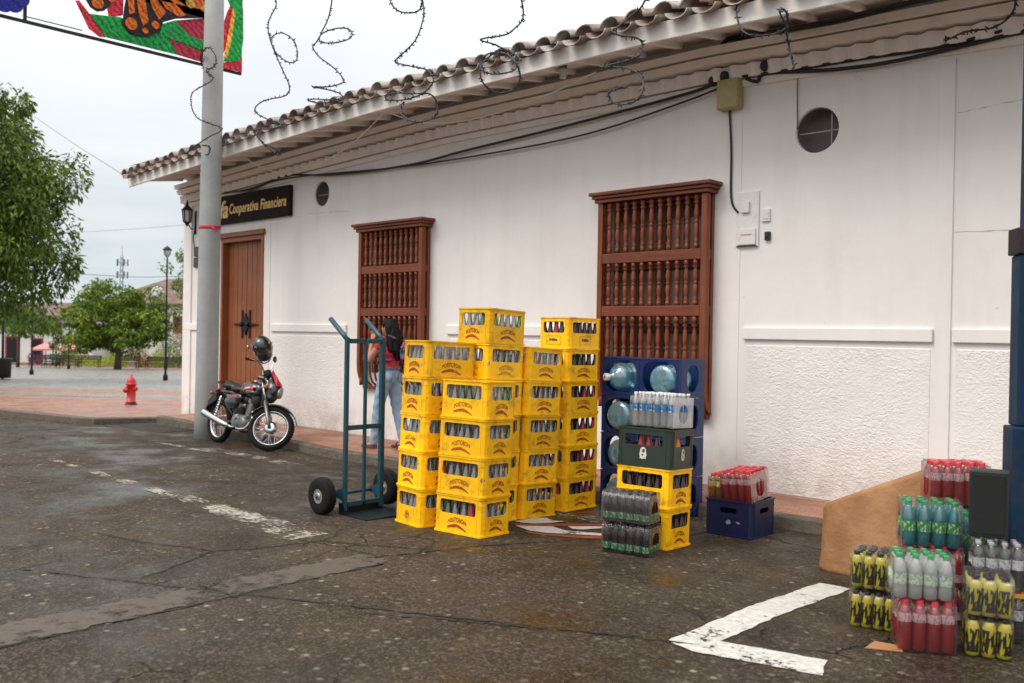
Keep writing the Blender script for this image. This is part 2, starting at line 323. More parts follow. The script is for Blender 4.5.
# ------------------------------------------------------------------ world and light (overcast)
w=bpy.data.worlds.new('World'); sc.world=w; w.use_nodes=True; nt=w.node_tree; nt.nodes.clear(); b=NB(nt)
SUN_EL=RD(52); SUN_AZ=RD(200)
sky=b.n('ShaderNodeTexSky',_sky_type='NISHITA',_sun_disc=False,_sun_elevation=SUN_EL,_sun_rotation=RD(160),_air_density=1.0,_dust_density=3.0).outputs[0]
gen=b.coord('Generated'); sep=b.n('ShaderNodeSeparateXYZ',Vector=gen)
z=sep.outputs[2]
cl=b.noise(b.n('ShaderNodeMapping',Vector=gen,Scale=(1,1,3.2)).outputs[0],2.3,6,.55)
cl2=b.noise(b.n('ShaderNodeMapping',Vector=gen,Scale=(1,1,7)).outputs[0],5,5,.5)
grad=b.ramp(z,[(0.0,(6.0,6.5,6.9)),(.12,(6.9,7.2,7.35)),(.35,(9.6,9.6,9.5)),(1.0,(21.,20.4,19.6))])
grad=b.mix(1.0,grad,b.ramp(cl,[(.32,(.93,.945,.96)),(.6,(1.05,1.05,1.045))]),'MULTIPLY')
grad=b.mix(1.0,grad,b.mix(b.ramp(z,[(.08,1),(.25,0)]),(1,1,1),b.ramp(cl2,[(.40,(.90,.94,.965)),(.60,(1.06,1.06,1.05))])),'MULTIPLY')
skyc=b.mix(.86,sky,grad)
bg=b.n('ShaderNodeBackground',Color=skyc,Strength=.125).outputs[0]
nt.links.new(bg,b.n('ShaderNodeOutputWorld').inputs[0])
sl=bpy.data.lights.new('sun','SUN'); sl.energy=1.85; sl.angle=RD(28); sl.color=(1,.92,.835); so=bpy.data.objects.new('sun',sl); COL.objects.link(so)
so.rotation_euler=V((cos(SUN_EL)*sin(SUN_AZ),cos(SUN_EL)*cos(SUN_AZ),sin(SUN_EL))).to_track_quat('Z','Y').to_euler()
sc.view_settings.view_transform='Standard'; sc.view_settings.look='None'; sc.view_settings.exposure=0
sc.cycles.transparent_max_bounces=40; sc.cycles.max_bounces=10; sc.cycles.use_denoising=True

# ------------------------------------------------------------------ ground materials
def m_asphalt():
    m,nt=newmat('asphalt'); b=NB(nt); co=b.coord()
    big=b.noise(co,.45,5,.6); mid=b.noise(co,3.,6,.65); fine=b.noise(co,40,4,.7)
    base=b.ramp(b.math('MULTIPLY_ADD',mid,.55,b.math('MULTIPLY',big,.45)),[(.34,(.016,.0105,.0065)),(.5,(.037,.026,.0158)),(.68,(.072,.052,.033))])
    vc=b.n('ShaderNodeTexVoronoi',_feature='F1',Vector=co,Scale=17.); cell=vc.outputs['Color']; dist=vc.outputs['Distance']
    r=b.n('ShaderNodeSeparateColor',Color=cell).outputs[0]
    peb=b.math('MULTIPLY',b.ramp(r,[(.42,0),(.90,1)]),b.ramp(dist,[(.22,1),(.40,0)]))
    pcol=b.ramp(b.n('ShaderNodeSeparateColor',Color=cell).outputs[1],[(0,(.075,.058,.042)),(.5,(.16,.130,.098)),(1,(.52,.46,.38))])
    pm=b.ramp(b.noise(co,.9,5,.65),[(.38,.25),(.62,1)])
    base=b.mix(b.math('MULTIPLY',b.math('MULTIPLY',peb,pm),.85),base,pcol)
    v2=b.n('ShaderNodeTexVoronoi',_feature='F1',Vector=co,Scale=90.)
    r2=b.n('ShaderNodeSeparateColor',Color=v2.outputs['Color']).outputs[0]
    base=b.mix(b.math('MULTIPLY',b.ramp(r2,[(.62,0),(.95,1)]),.7),base,(.14,.112,.084))
    base=b.mix(b.math('MULTIPLY',b.ramp(fine,[(.5,0),(.75,1)]),.55),base,(.016,.014,.012))
    # cracks
    dco=b.mix(.30,co,b.noise(co,1.6,5,.7,'Color'),'ADD')
    ce=b.vor(dco,.36,'DISTANCE_TO_EDGE'); msk=b.ramp(b.noise(co,.5,2),[(.48,0),(.56,1)])
    crack=b.math('MULTIPLY',b.ramp(ce,[(.002,1),(.008,0)]),msk)
    ce2=b.vor(dco,1.9,'DISTANCE_TO_EDGE'); msk2=b.ramp(b.noise(co,.8,2),[(.56,0),(.64,1)])
    crack=b.math('MAXIMUM',crack,b.math('MULTIPLY',b.ramp(ce2,[(.003,1),(.018,0)]),msk2))
    stn=b.ramp(b.noise(co,.7,7,.72,dist=.8),[(.50,0),(.66,1)])
    base=b.mix(b.math('MULTIPLY',stn,.45),base,(.016,.0125,.009))
    base=b.mix(b.math('MULTIPLY',crack,.6),base,(.008,.007,.006))
    wv=b.math('MULTIPLY_ADD',b.noise(co,1.1,6,.65),.6,b.math('MULTIPLY',big,.4)); wet=b.ramp(wv,[(.41,.18),(.54,.82)]); dry=b.ramp(wv,[(.40,.25),(.54,1)])
    base=b.mix(b.math('MULTIPLY',b.math('SUBTRACT',1.0,dry),.5),base,(.012,.009,.006))
    h=b.math('MULTIPLY_ADD',peb,.5,b.math('MULTIPLY_ADD',fine,.5,b.math('MULTIPLY',mid,1.2)))
    h=b.math('SUBTRACT',h,b.math('MULTIPLY',crack,1.6))
    b.out(b.bsdf(Base__Color=base,Roughness=wet,Specular__IOR__Level=.22,Normal=b.bump(b.math('MULTIPLY',h,dry),1.0,.022))); return m
M_ASPH=m_asphalt()
def m_brick(name,c0,c1,mort,sx,rot=0):
    m,nt=newmat(name); b=NB(nt); co=b.n('ShaderNodeMapping',Vector=b.coord(),Rotation=(0,0,rot)).outputs[0]
    t=b.n('ShaderNodeTexBrick',Vector=co,Color1=col(c0),Color2=col(c1),Mortar=col(mort),Scale=sx,Mortar__Size=.012,Bias=-.2)
    base=b.mix(b.math('MULTIPLY',b.ramp(b.noise(co,1.3,6,.7),[(.4,0),(.7,1)]),.55),t.outputs[0],tuple(x*.45 for x in c0))
    rg=b.ramp(b.noise(co,1.7,5,.6),[(.4,.25),(.65,.75)])
    b.out(b.bsdf(Base__Color=base,Roughness=rg,Normal=b.bump(b.math('MULTIPLY_ADD',t.outputs['Fac'],-.6,b.noise(co,30,4)),.4,.006))); return m
M_TILE=m_brick('clay_paving',(.33,.135,.075),(.40,.18,.105),(.13,.075,.05),3.2)
M_PLBRICK=m_brick('plaza_brick',(.30,.145,.10),(.35,.18,.125),(.16,.10,.075),2.6,.6)
M_COBBLE=m_brick('plaza_cobble',(.215,.21,.20),(.27,.265,.25),(.12,.115,.11),2.2,.4)
M_CONC=mat('kerb_concrete',(.115,.092,.070),.85,0,.5,5,1.0,26,dirt=((.030,.023,.017),.9))
M_STRIP=mat('strip_concrete',(.135,.118,.10),.7,0,.3,3,.6,60,dirt=((.05,.043,.037),.75))
def m_paint(name,c,lo,hi,scale=9.,fade=.0):
    """worn road paint: where it has flaked the road below shows through real gaps"""
    m,nt=newmat(name); b=NB(nt); co=b.coord()
    n=b.noise(co,scale,8,.72); n2=b.noise(co,scale*.11,4,.6)
    k=b.ramp(b.math('MULTIPLY_ADD',n,.5,b.math('MULTIPLY',n2,.5)),[(lo,0),(hi,1)])
    base=b.mix(b.math('MULTIPLY',b.ramp(b.noise(co,22,5,.7),[(.42,0),(.75,1)]),.65),c,tuple(x*.4 for x in c))
    p=b.bsdf(Base__Color=base,Roughness=.65,Normal=b.bump(b.noise(co,50,4),.5,.006))
    b.out(b.n('ShaderNodeMixShader',i0=k,i1=b.n('ShaderNodeBsdfTransparent').outputs[0],i2=p).outputs[0]); return m
M_WHITEROAD=m_paint('white_road_paint',(.56,.54,.50),.415,.455,30)
M_WORN=m_paint('worn_road_paint',(.40,.36,.31),.495,.57,26)
M_REDROAD=m_paint('red_road_paint',(.27,.055,.03),.33,.46,22)

# ------------------------------------------------------------------ ground, road, kerb, pavement, plaza
KERB=[(-60,-.2),(-40,2.8),(-19.25,6.04),(-15.95,6.40),(-15.62,7.44),(-14.05,7.33),(-10.75,7.12),(-9.72,7.03),(-6.5,7.2),(-3.77,7.39),(-1.5,7.46),(6,7.6)]
def ground_h(x,y):
    s=x*FH.x+y*FH.y
    h=-.08*min(1,max(0,(y-4.8)/1.9))
    if s>15: h=min(h,plaza_z(s)-.11)
    return h
g=MB(); XS=[-400,-250,-150,-110]+[-100+2*i for i in range(40)]+[-20+.7*i for i in range(38)]+[7,10,20,60,200,400]
YS=[-400,-150,-60,-25,-10,-4,-1,1,2.5,4,4.8,5.3,5.8,6.3,6.7,7.2,7.8,8.5,10,12,14,17,20,24,28,32,37,42,50,60,75,95,130,200,400]
vs=[(x,y,ground_h(x,y)) for x in XS for y in YS]; n=len(YS)
g.add(vs,[(i*n+j,(i+1)*n+j,(i+1)*n+j+1,i*n+j+1) for i in range(len(XS)-1) for j in range(n-1)],0,None,True)
struct(g.build('road',M_ASPH))
# pavement along the building
def kerb_y(x):
    for (a,ya),(c,yc) in zip(KERB,KERB[1:]):
        if a<=x<=c: return ya+(yc-ya)*(x-a)/(c-a)
    return 7.6
sw=MB(); xs=[-15.6,-14.05,-12.5,-10.75,-9.72,-8,-6.5,-5,-3.77,-2.5,-1.5,2,6]
for x0,x1 in zip(xs,xs[1:]):
    a0,a1=kerb_y(x0)+.13,kerb_y(x1)+.13
    sw.add([(x0,a0,.031),(x1,a1,.031),(x1,8.30,.052),(x0,8.30,.052)],[(0,1,2,3)])
struct(sw.build('pavement',M_TILE))
kb=MB(); seg=KERB[4:]
fine=[]
for (x0,y0),(x1,y1) in zip(seg,seg[1:]):
    k=max(1,int((x1-x0)/.12))
    for i in range(k): 
        t=i/k; fine.append((x0+(x1-x0)*t,y0+(y1-y0)*t))
fine.append(seg[-1])
def kpt(x,y,j,i):
    rn=random.Random(i*13+j); d=(rn.random()-.5)*.018
    return [(x,y-.012+d,-.2),(x,y+d*.8,.018+d*.3),(x,y+.018+d*.5,.034+d*.2),(x,y+.135,.034)][j]
vs=[kpt(x,y,j,i) for i,(x,y) in enumerate(fine) for j in range(4)]
kb.add(vs,[(i*4+j,(i+1)*4+j,(i+1)*4+j+1,i*4+j+1) for i in range(len(fine)-1) for j in range(3)])
struct(kb.build('kerb',M_CONC))
# plaza kerb: around the near corner of the square
pk=MB(); PKL=[(-60,-.2),(-40,2.8),(-19.25,6.04),(-16.25,6.36),(-15.98,6.5),(-15.85,6.8),(-15.62,7.44)]
def offs(i):
    a=V((*PKL[max(0,i-1)],0)); c=V((*PKL[min(len(PKL)-1,i+1)],0)); d=(c-a).normalized(); return V((-d.y,d.x,0))
def zk(x,y): return plaza_z(max(0,x*FH.x+y*FH.y))
vs=[]
for i,(x,y) in enumerate(PKL):
    nn=offs(i); zz=zk(x,y)
    for d,dz in ((-.01,-.3),(0,-.012),(.02,.004),(.17,.004)):
        vs.append((x+nn.x*d,y+nn.y*d,zz+dz))
pk.add(vs,[(i*4+j,(i+1)*4+j,(i+1)*4+j+1,i*4+j+1) for i in range(len(PKL)-1) for j in range(3)])
struct(pk.build('plaza_kerb',M_CONC))
# plaza surface: strips across the view (brick - cobble - brick - cobble)
def plaza_poly(s0,s1,name,m,dz=0.0,t0=-140,t1=60):
    q=MB(); nS=max(1,int((s1-s0)/6)); 
    q.grid(nS,1,lambda u,v:(lambda s,t:(tuple((FH*s+RH*t)[:2])+(plaza_z(s)+dz,)))(s0+(s1-s0)*u,t0+(t1-t0)*v),0,False)
    return struct(q.build(name,m))
# near brick apron between kerb and cobbles follows the kerb line
ap=MB(); P=[V((-60,-.05,0)),V((-40,2.95,0)),V((-19.25,6.19,0)),V((-16.35,6.50,0)),V((-16.05,6.66,0)),V((-15.9,6.9,0)),V((-15.62,7.58,0)),V((-15.58,8.3,0))]
S1=23.2
top=[]
for p in P:
    t=p.dot(RH); s=p.dot(FH)
    top.append((s,t))
vs=[];fs=[]
for i,(s,t) in enumerate(top):
    e=max(S1,s+.2)
    for k in range(4):
        ss=s+(e-s)*k/3; p=FH*ss+RH*t; vs.append((p.x,p.y,plaza_z(ss)+.003))
fs=[(i*4+j,(i+1)*4+j,(i+1)*4+j+1,i*4+j+1) for i in range(len(top)-1) for j in range(3)]
# piece beside / behind the corner of the building
p0=V((-15.58,8.3,0)); t=p0.dot(RH); s=p0.dot(FH); o=len(vs)
for (ss,tt) in ((s,t),(S1,t),(S1,t+6),(s+4,t+6)):
    p=FH*ss+RH*tt; vs.append((p.x,p.y,plaza_z(ss)+.003))
fs.append((o,o+3,o+2,o+1))
ap.add(vs,fs); struct(ap.build('brick_paving',M_PLBRICK))
plaza_poly(23.2,25.2,'cobble_band',M_COBBLE,.003)
plaza_poly(25.2,28.2,'brick_band',M_PLBRICK,.003)
plaza_poly(28.2,66,'plaza_cobbles',M_COBBLE,.003)
plaza_poly(66,75,'brick_edge',M_PLBRICK,.003)
plaza_poly(75,140,'garden_soil',mat('soil',(.07,.06,.03),.95,0,.4,.6,.5,8),.003)

# road markings
def ribbon(pts,name,m,z0=.004):
    q=MB(); q.add([(x,y,ground_h(x,y)+z0) for x,y in pts],[tuple(range(len(pts)))]); return struct(q.build(name,m))
def strip(p0,p1,w0,w1,name,m,nseg=24,jit=.012,z0=.004):
    a=V((*p0,0)); c=V((*p1,0)); d=(c-a).normalized(); nn=V((-d.y,d.x,0)); q=MB(); vs=[]
    for i in range(nseg+1):
        t=i/nseg; p=a+(c-a)*t; ww=w0+(w1-w0)*t
        for k in (-.5,.5):
            e=p+nn*(ww*k+random.uniform(-jit,jit)); vs.append((e.x,e.y,ground_h(e.x,e.y)+z0))
    q.add(vs,[(2*i,2*i+2,2*i+3,2*i+1) for i in range(nseg)]); return struct(q.build(name,m))
def jline(pts,step=.05,j=.007):
    out=[]
    for a,c in zip(pts,pts[1:]+pts[:1]):
        n=max(1,int(sqrt((a[0]-c[0])**2+(a[1]-c[1])**2)/step))
        out+=[(a[0]+(c[0]-a[0])*i/n+random.uniform(-j,j),a[1]+(c[1]-a[1])*i/n+random.uniform(-j,j)) for i in range(n)]
    return out
def ribbon2(pts,name,m,z0=.004):
    from mathutils.geometry import tessellate_polygon
    q=MB(); vs=[V((x,y,ground_h(x,y)+z0)) for x,y in pts]; q.add(vs,[tuple(t) for t in tessellate_polygon([[V((x,y,0)) for x,y in pts]])]); return struct(q.build(name,m))
ribbon2(jline([(-2.64,5.78),(-2.62,3.965),(-2.44,3.925),(-1.84,4.08),(-1.92,4.29),(-2.42,4.165),(-2.435,5.80)]),'bay_corner_line',M_WHITEROAD)
strip((-11.4,4.12),(-8.4,4.06),.09,.13,'lane_line',M_WORN,30,.02)
strip((-8.4,4.10),(-5.85,4.0),.16,.34,'lane_dash',M_WORN,30,.03)
strip((-11.6,6.25),(-9.55,6.28),.22,.25,'bay_dash',M_WORN,20,.02)
strip((-12.8,6.0),(-11.2,6.05),.12,.12,'bay_mark',M_WORN,20,.02)
M_STRIPW=m_paint('worn_strip_concrete',(.085,.067,.049),.41,.50,11)
strip((-4.99,-.4),(-5.01,3.95),.40,.30,'concrete_strip',M_STRIPW,110,.022)
strip((-5.04,3.9),(-4.2,6.5),.02,.015,'joint_line',mat('joint_dark',(.012,.011,.01),.9),40,.012,.005)
strip((-4.78,-.4),(-4.84,3.9),.016,.010,'gap_line',bpy.data.materials['joint_dark'],50,.012,.006)
strip((-5.2,2.75),(-4.8,2.78),.02,.02,'gap_mark',bpy.data.materials['joint_dark'],12,.012,.0065)
strip((-6.3,2.1),(-2.5,4.02),.006,.010,'crack_line',bpy.data.materials['joint_dark'],60,.016,.0045)
strip((-4.1,3.1),(-2.75,3.93),.006,.014,'crack_line',bpy.data.materials['joint_dark'],60,.014,.0047)
for nme,mm in (('LG_r1',M_REDROAD),('LG_r2',M_REDROAD),('LG_r3',M_REDROAD),('LG_w1',M_WHITEROAD),('LG_w2',M_WHITEROAD),('LG_w3',M_WHITEROAD),('LG_w4',M_WORN)):
    ribbon(globals()[nme],'ground_painting',mm,.004 if 'r' in nme[3:] else .0052)
# wet gutter plate (drain) at the plaza corner
dr=MB()
for i in range(15): dr.bx(-15.5+.105*i,-15.44+.105*i,6.55,7.25,-.10,-.072)
dr.bx(-15.56,-13.9,6.50,6.55,-.11,-.07); dr.bx(-15.56,-13.9,7.25,7.30,-.11,-.07)
tag(dr.build('drain_grate',mat('wet_iron',(.045,.030,.020),.6,.2,.5,9)),'dark iron drain grate in the gutter at the plaza corner','drain grate')
# ------------------------------------------------------------------ the colonial building
WY=8.27
def m_plaster(name,rough_tex=False):
    m,nt=newmat(name); b=NB(nt); co=b.coord(); 
    z=b.n('ShaderNodeSeparateXYZ',Vector=co).outputs[2]
    n=b.noise(co,.8,6,.6); st=b.noise(b.n('ShaderNodeMapping',Vector=co,Scale=(2.2,1,.25)).outputs[0],1.8,7,.65)
    base=b.mix(b.ramp(n,[(.35,0),(.7,1)]),(.80,.765,.745),(.87,.84,.815))
    base=b.mix(b.math('MULTIPLY',b.ramp(st,[(.5,0),(.8,1)]),.22),base,(.52,.48,.44))
    low=b.math('MULTIPLY',b.ramp(z,[(.05,1),(.60,0)]),b.ramp(b.noise(co,5,6,.7),[(.35,0),(.7,1)]))
    base=b.mix(b.math('MULTIPLY',low,.75),base,(.36,.30,.24))
    spk=b.vor(co,3.5); base=b.mix(b.math('MULTIPLY',b.ramp(spk,[(.02,1),(.035,0)]),.5),base,(.3,.25,.2))
    if rough_tex:
        h=b.math('MULTIPLY_ADD',b.noise(b.n('ShaderNodeMapping',Vector=co,Scale=(1,1,1.4)).outputs[0],30,3,.55,dist=.7),1.4,b.math('MULTIPLY',b.noise(co,55,3,.6),.35)); h=b.math('MULTIPLY',h,b.ramp(b.noise(co,1.6,4,.6),[(.35,.35),(.65,1.15)]))
        nr=b.bump(h,.62,.020)
    else:
        h=b.math('MULTIPLY_ADD',b.noise(co,2.2,3),2.0,b.math('MULTIPLY',b.noise(co,60,3),.15)); nr=b.bump(h,.45,.012)
    b.out(b.bsdf(Base__Color=base,Roughness=.85,Normal=nr,Specular__IOR__Level=.25)); return m
M_WALL=m_plaster('white_plaster'); M_STUC=m_plaster('rough_white_stucco',True)
M_EAVE=mat('white_eave_paint',(.90,.85,.81),.75,0,.07,2.2,.2,30,dirt=((.50,.43,.37),.3))
def m_clay():
    m,nt=newmat('clay_roof_tile'); b=NB(nt); co=b.coord()
    vc=b.n('ShaderNodeTexVoronoi',Vector=b.n('ShaderNodeMapping',Vector=co,Scale=(1/.30,2.4,.01)).outputs[0],Scale=1.0).outputs['Color']
    r=b.n('ShaderNodeSeparateColor',Color=vc).outputs[0]
    base=b.ramp(r,[(0,(.31,.22,.18)),(.35,(.40,.33,.29)),(.7,(.50,.46,.43)),(1,(.37,.25,.20))])
    base=b.mix(b.math('MULTIPLY',b.ramp(b.noise(co,6,6,.7),[(.42,0),(.66,1)]),.75),base,(.11,.10,.093))
    base=b.mix(b.math('MULTIPLY',b.ramp(b.noise(co,2.5,5,.7),[(.55,0),(.8,1)]),.6),base,(.52,.46,.42))
    b.out(b.bsdf(Base__Color=base,Roughness=.85,Normal=b.bump(b.noise(co,35,5,.7),.5,.01))); return m
M_ROOF=m_clay()
M_DOOR=wood('door_wood',(.21,.062,.022),(.33,.110,.040),.45)
M_GRILL=wood('grille_wood',(.155,.034,.013),(.27,.070,.026),.40)
M_GRILLX=wood('grille_wood_rail',(.135,.030,.012),(.235,.062,.025),.40,0)
M_SHUT=wood('shutter_wood',(.045,.017,.010),(.085,.030,.016),.5)
M_DARK=mat('dark_interior',(.012,.011,.011),.9,0,.1,3)
M_GLASS=mat('window_glass',(.17,.10,.075),.12,0,.5,2.5,spec=.35)
M_IRON=mat('black_iron',(.02,.02,.022),.5,.6,.3,14,.2,80)
bld=thing('colonial_building','long white colonial corner building with terracotta tile roof and turned wooden window grilles','building',(0,0,0))
XL=-16.3; XR=7.0
# wall with true openings
wb=MB(); wb.bx(XL,XR,WY,WY+.45,-.25,4.64)
wall=wb.build('wall',M_WALL,bld)
cut=MB()
cut.bx(-14.93,-13.58,WY-.3,WY+.22,.06,3.18)
cut.bx(-10.66,-9.45,WY-.3,WY+.30,.98,3.03)
cut.bx(-6.31,-5.03,WY-.3,WY+.30,.98,3.05)
for x,z,r in ((-11.93,3.70,.195),(-3.895,3.55,.215)):
    cut.lathe([(r,-.35),(r,.30)],32,0,Tm((x,WY,z),(RD(-90),0,0)))
cm=cut.mesh('c',[]); cobj=bpy.data.objects.new('c',cm); COL.objects.link(cobj)
bo=wall.modifiers.new('b','BOOLEAN'); bo.object=cobj; bo.operation='DIFFERENCE'; bo.solver='EXACT'
bpy.context.view_layer.update(); me=evaluated(wall); wall.modifiers.clear(); wall.data=me; bpy.data.objects.remove(cobj)
me.materials.clear(); me.materials.append(M_WALL)
# side gable end
sg=MB(); sg.bx(XL,XL+.4,WY+.45,WY+9,-.6,4.4); sg.build('side_wall',M_WALL,bld)
# stucco dado panels, ledge, pilasters
segs=[(-13.28,-11.22),(-9.0,-6.75),(-4.62,-2.80),(-2.64,3.0)]
for a,c in segs:
    st=MB(); st.bx(a+.03,c-.02,WY-.008,WY+.02,.06,1.50); st.build('stucco_dado',M_STUC,bld,bevel=.007)
for a,c in segs+[(-16.3,-15.2)]:
    q=MB(); q.bx(a,c,WY-.034,WY+.02,1.557,1.675); q.build('dado_ledge',M_WALL,bld,bevel=.008)
for a,c in ((-2.785,-2.655),):
    q=MB(); q.bx(a,c,WY-.02,WY+.02,.05,3.99); q.build('pilaster',M_WALL,bld,bevel=.006)
q=MB(); q.bx(-4.80,-4.68,WY-.008,WY+.02,.05,3.9); q.build('pilaster',M_WALL,bld,bevel=.004)
q=MB(); q.bx(-16.31,-16.02,WY-.03,WY+.02,-.2,3.95); q.build('pilaster',M_WALL,bld,bevel=.006)
q=MB(); q.bx(-13.50,-13.36,WY-.01,WY+.02,.05,3.35); q.build('pilaster',M_WALL,bld,bevel=.004)
# hairline joints in the plaster
for a,c,z0,z1 in ((-2.64,-2.05,3.515,3.555),(-2.64,-1.7,2.50,2.475),(-12.3,-11.2,3.42,3.37)):
    q=MB(); n=14; q.add([(a+(c-a)*i/n,WY-.0015,z0+(z1-z0)*i/n+random.uniform(-.006,.006)+k*.004) for i in range(n+1) for k in (0,1)],[(2*i,2*i+1,2*i+3,2*i+2) for i in range(n)])
    q.build('plaster_joint',mat('joint_grey',(.55,.50,.46),.9) if 'joint_grey' not in bpy.data.materials else bpy.data.materials['joint_grey'],bld)
# eave line (it sags at both ends)
def sag(x): 
    return (-.025*max(0,-9-x)**1.18 if x<-9 else 0)-.0+(-.045*max(0,x+5.0) if x>-5.0 else 0)*.8
EZ=4.35; EY=7.17
xs=[XL-.0+.4*i for i in range(59)]
def ext(name,prof,m,x0=XL,x1=XR,step=.4,fn=None,bev=0):
    """profile in (y,z) run along x following the sag"""
    q=MB(); n=int((x1-x0)/step); k=len(prof); vs=[]
    for i in range(n+1):
        x=x0+(x1-x0)*i/n
        for j,(y,z) in enumerate(prof):
            dy,dz=fn(x,j) if fn else (0,0)
            vs.append((x,y+dy,z+dz+sag(x)))
    fs=[(i*k+j,(i+1)*k+j,(i+1)*k+(j+1)%k,i*k+(j+1)%k) for i in range(n) for j in range(k)]
    fs+=[tuple(range(k)),tuple(n*k+j for j in range(k-1,-1,-1))]
    q.add(vs,fs); return q.build(name,m,bld,bevel=bev)
ext('fascia',[(EY,EZ),(EY+.035,EZ),(EY+.035,EZ+.17),(EY,EZ+.17)],M_EAVE,bev=.004)
ext('soffit',[(EY+.04,EZ+.135),(WY+.03,EZ+.285),(WY+.03,EZ+.315),(EY+.04,EZ+.165)],M_EAVE)
ext('cornice',[(WY-.03,4.10),(WY+.03,4.10),(WY+.03,4.165),(WY-.05,4.165)],M_EAVE,x0=XL)
def wavef(x,j):
    t=((x/.21)%1.0); s=1-abs(2*t-1)
    return ((-.075*s if j in(0,3) else 0),(-.02*s if j==0 else 0))
ext('wave_moulding',[(WY-.055,4.185),(WY+.03,4.185),(WY+.03,4.30),(WY-.075,4.30)],M_EAVE,step=.035,fn=wavef)
ext('cornice',[(WY-.17,4.33),(WY+.03,4.31),(WY+.03,4.40),(WY-.20,4.40)],M_EAVE)
ext('cornice',[(WY-.23,4.42),(WY+.02,4.42),(WY+.02,4.56),(WY-.25,4.49)],M_EAVE)
rx=XL+.25
while rx<3.5:
    q=MB(); z=sag(rx)
    a=V((rx-.04,EY+.045,EZ+.03+z)); 
    q.add([(rx+s*.030,y,zz+z) for s in(-1,1) for y,zz in ((EY+.045,EZ+.075),(WY-.2,EZ+.195),(WY-.2,EZ+.262),(EY+.045,EZ+.135))],[(0,1,2,3),(7,6,5,4),(0,4,5,1),(1,5,6,2),(2,6,7,3),(3,7,4,0)])
    q.build('rafter',M_EAVE,bld,bevel=.004); rx+=.47+random.uniform(-.02,.02)
# barrel tile roof : covers and pans in overlapping courses
rf=MB(); P=.30; slope=math.tan(RD(16.5)); nT=int((XR-XL)/P); course=.36
def tile(x,y,up,wid,zoff,n=7,L=.44,th=.016,twist=0):
    vs=[];r0=wid/2
    for e,(yy,rr_) in enumerate(((y,r0*1.06),(y+L,r0*.9))):
        for o in (0,1):
            for i in range(n+1):
                a=pi*i/n; rad=rr_-(th if o else 0)
                xx=x-rad*cos(a)+twist*e; zz=(rad*sin(a)*.82 if up else -rad*sin(a)*.62)
                vs.append((xx,yy,zz+zoff+(yy-EY)*slope+sag(x)))
    m=n+1; fs=[]
    for i in range(n):
        fs.append((i,i+1,2*m+i+1,2*m+i)); fs.append((m+i+1,m+i,3*m+i,3*m+i+1)); fs.append((i,m+i,m+i+1,i+1))
    fs+=[(0,2*m,3*m,m),(n,m+n,3*m+n,2*m+n)]
    rf.add(vs,fs,0,None,True)
rt=random.Random(3)
for r in range(14):
    y=EY-.10+course*r
    for i in range(nT+1):
        x=XL+.05+P*i
        j=lambda a:rt.uniform(-a,a)
        tile(x+j(.012),y+j(.035),True,.225,EZ+.245+r*.018+j(.014),twist=j(.012))
        if r<2: tile(x+P/2+j(.01),y-.02+j(.03),False,.235,EZ+.232+r*.018+j(.01))
rf.add([(XL,EY,EZ+.12),(XR,EY,EZ+.17),(XR,WY+5.5,EZ+.17+6.6*slope),(XL,WY+5.5,EZ+.12+6.6*slope)],[(0,1,2,3)])
rf.build('roof',M_ROOF,bld)
# vents
for x,z,r in ((-11.93,3.70,.195),(-3.895,3.55,.215)):
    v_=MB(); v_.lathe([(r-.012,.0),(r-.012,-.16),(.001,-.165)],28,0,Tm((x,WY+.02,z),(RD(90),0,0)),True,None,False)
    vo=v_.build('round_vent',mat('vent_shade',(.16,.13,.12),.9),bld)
    q=MB()
    for dx in (.55,): q.bx(x+r*dx-.006,x+r*dx+.006,WY+.06,WY+.068,z-r*.8,z+r*.8)
    q.bx(x-r,x+r,WY+.07,WY+.078,z-.012,z+.0)
    q.build('vent_bar',mat('vent_bar_grey',(.35,.33,.32),.7),vo)
# door
dr_=MB()
dx0,dx1=-14.93,-13.58; mid=(dx0+dx1)/2
dob=thing('door','','') ; 
for k in ('label','category'): del dob[k]
dob.parent=bld; dob.location=(0,0,0)
for s,(a,c) in enumerate(((dx0+.05,mid-.003),(mid+.003,dx1-.05))):
    q=MB(); n=4; wv=(c-a)/n
    for i in range(n): q.bx(a+wv*i+.004,a+wv*(i+1)-.004,WY+.10,WY+.15,.07,3.10)
    q.bx(a,c,WY+.13,WY+.16,.07,3.10)
    q.build('door_leaf',M_DOOR,dob,bevel=.006)
q=MB(); q.bx(dx0-.02,dx0+.05,WY-.02,WY+.2,.055,3.18); q.bx(dx1-.05,dx1+.02,WY-.02,WY+.2,.055,3.18); q.bx(dx0+.05,dx1-.05,WY-.02,WY+.2,3.10,3.18)
q.bx(dx0-.08,dx1+.08,WY-.06,WY+.1,3.183,3.235); q.bx(dx0-.05,dx1+.05,WY-.04,WY+.1,3.237,3.27)
q.build('door_frame',M_DOOR,dob,bevel=.006)
star=[]
for i in range(16):
    a=2*pi*i/16; r=[.22,.085,.10,.085][i%4] if i%8 in(0,1,2,3,4,5,6,7) else .1
    if i%8==4: r=.19
    if i%4==2: r=.075
    star.append((mid+r*1.9*cos(a),1.67+r*sin(a)))
q=MB(); q.prism(star,WY+.07,WY+.098)
for s in(-1,1): 
    q.lathe([(.035,0),(.045,.02),(.03,.045),(.001,.055)],12,0,Tm((mid+s*.10,WY+.072,1.67),(RD(90),0,0)))
    q.bx(mid+s*.12-.022,mid+s*.12+.022,WY+.08,WY+.097,1.43,1.92)
q.build('knocker_plate',M_IRON,dob,bevel=.004)
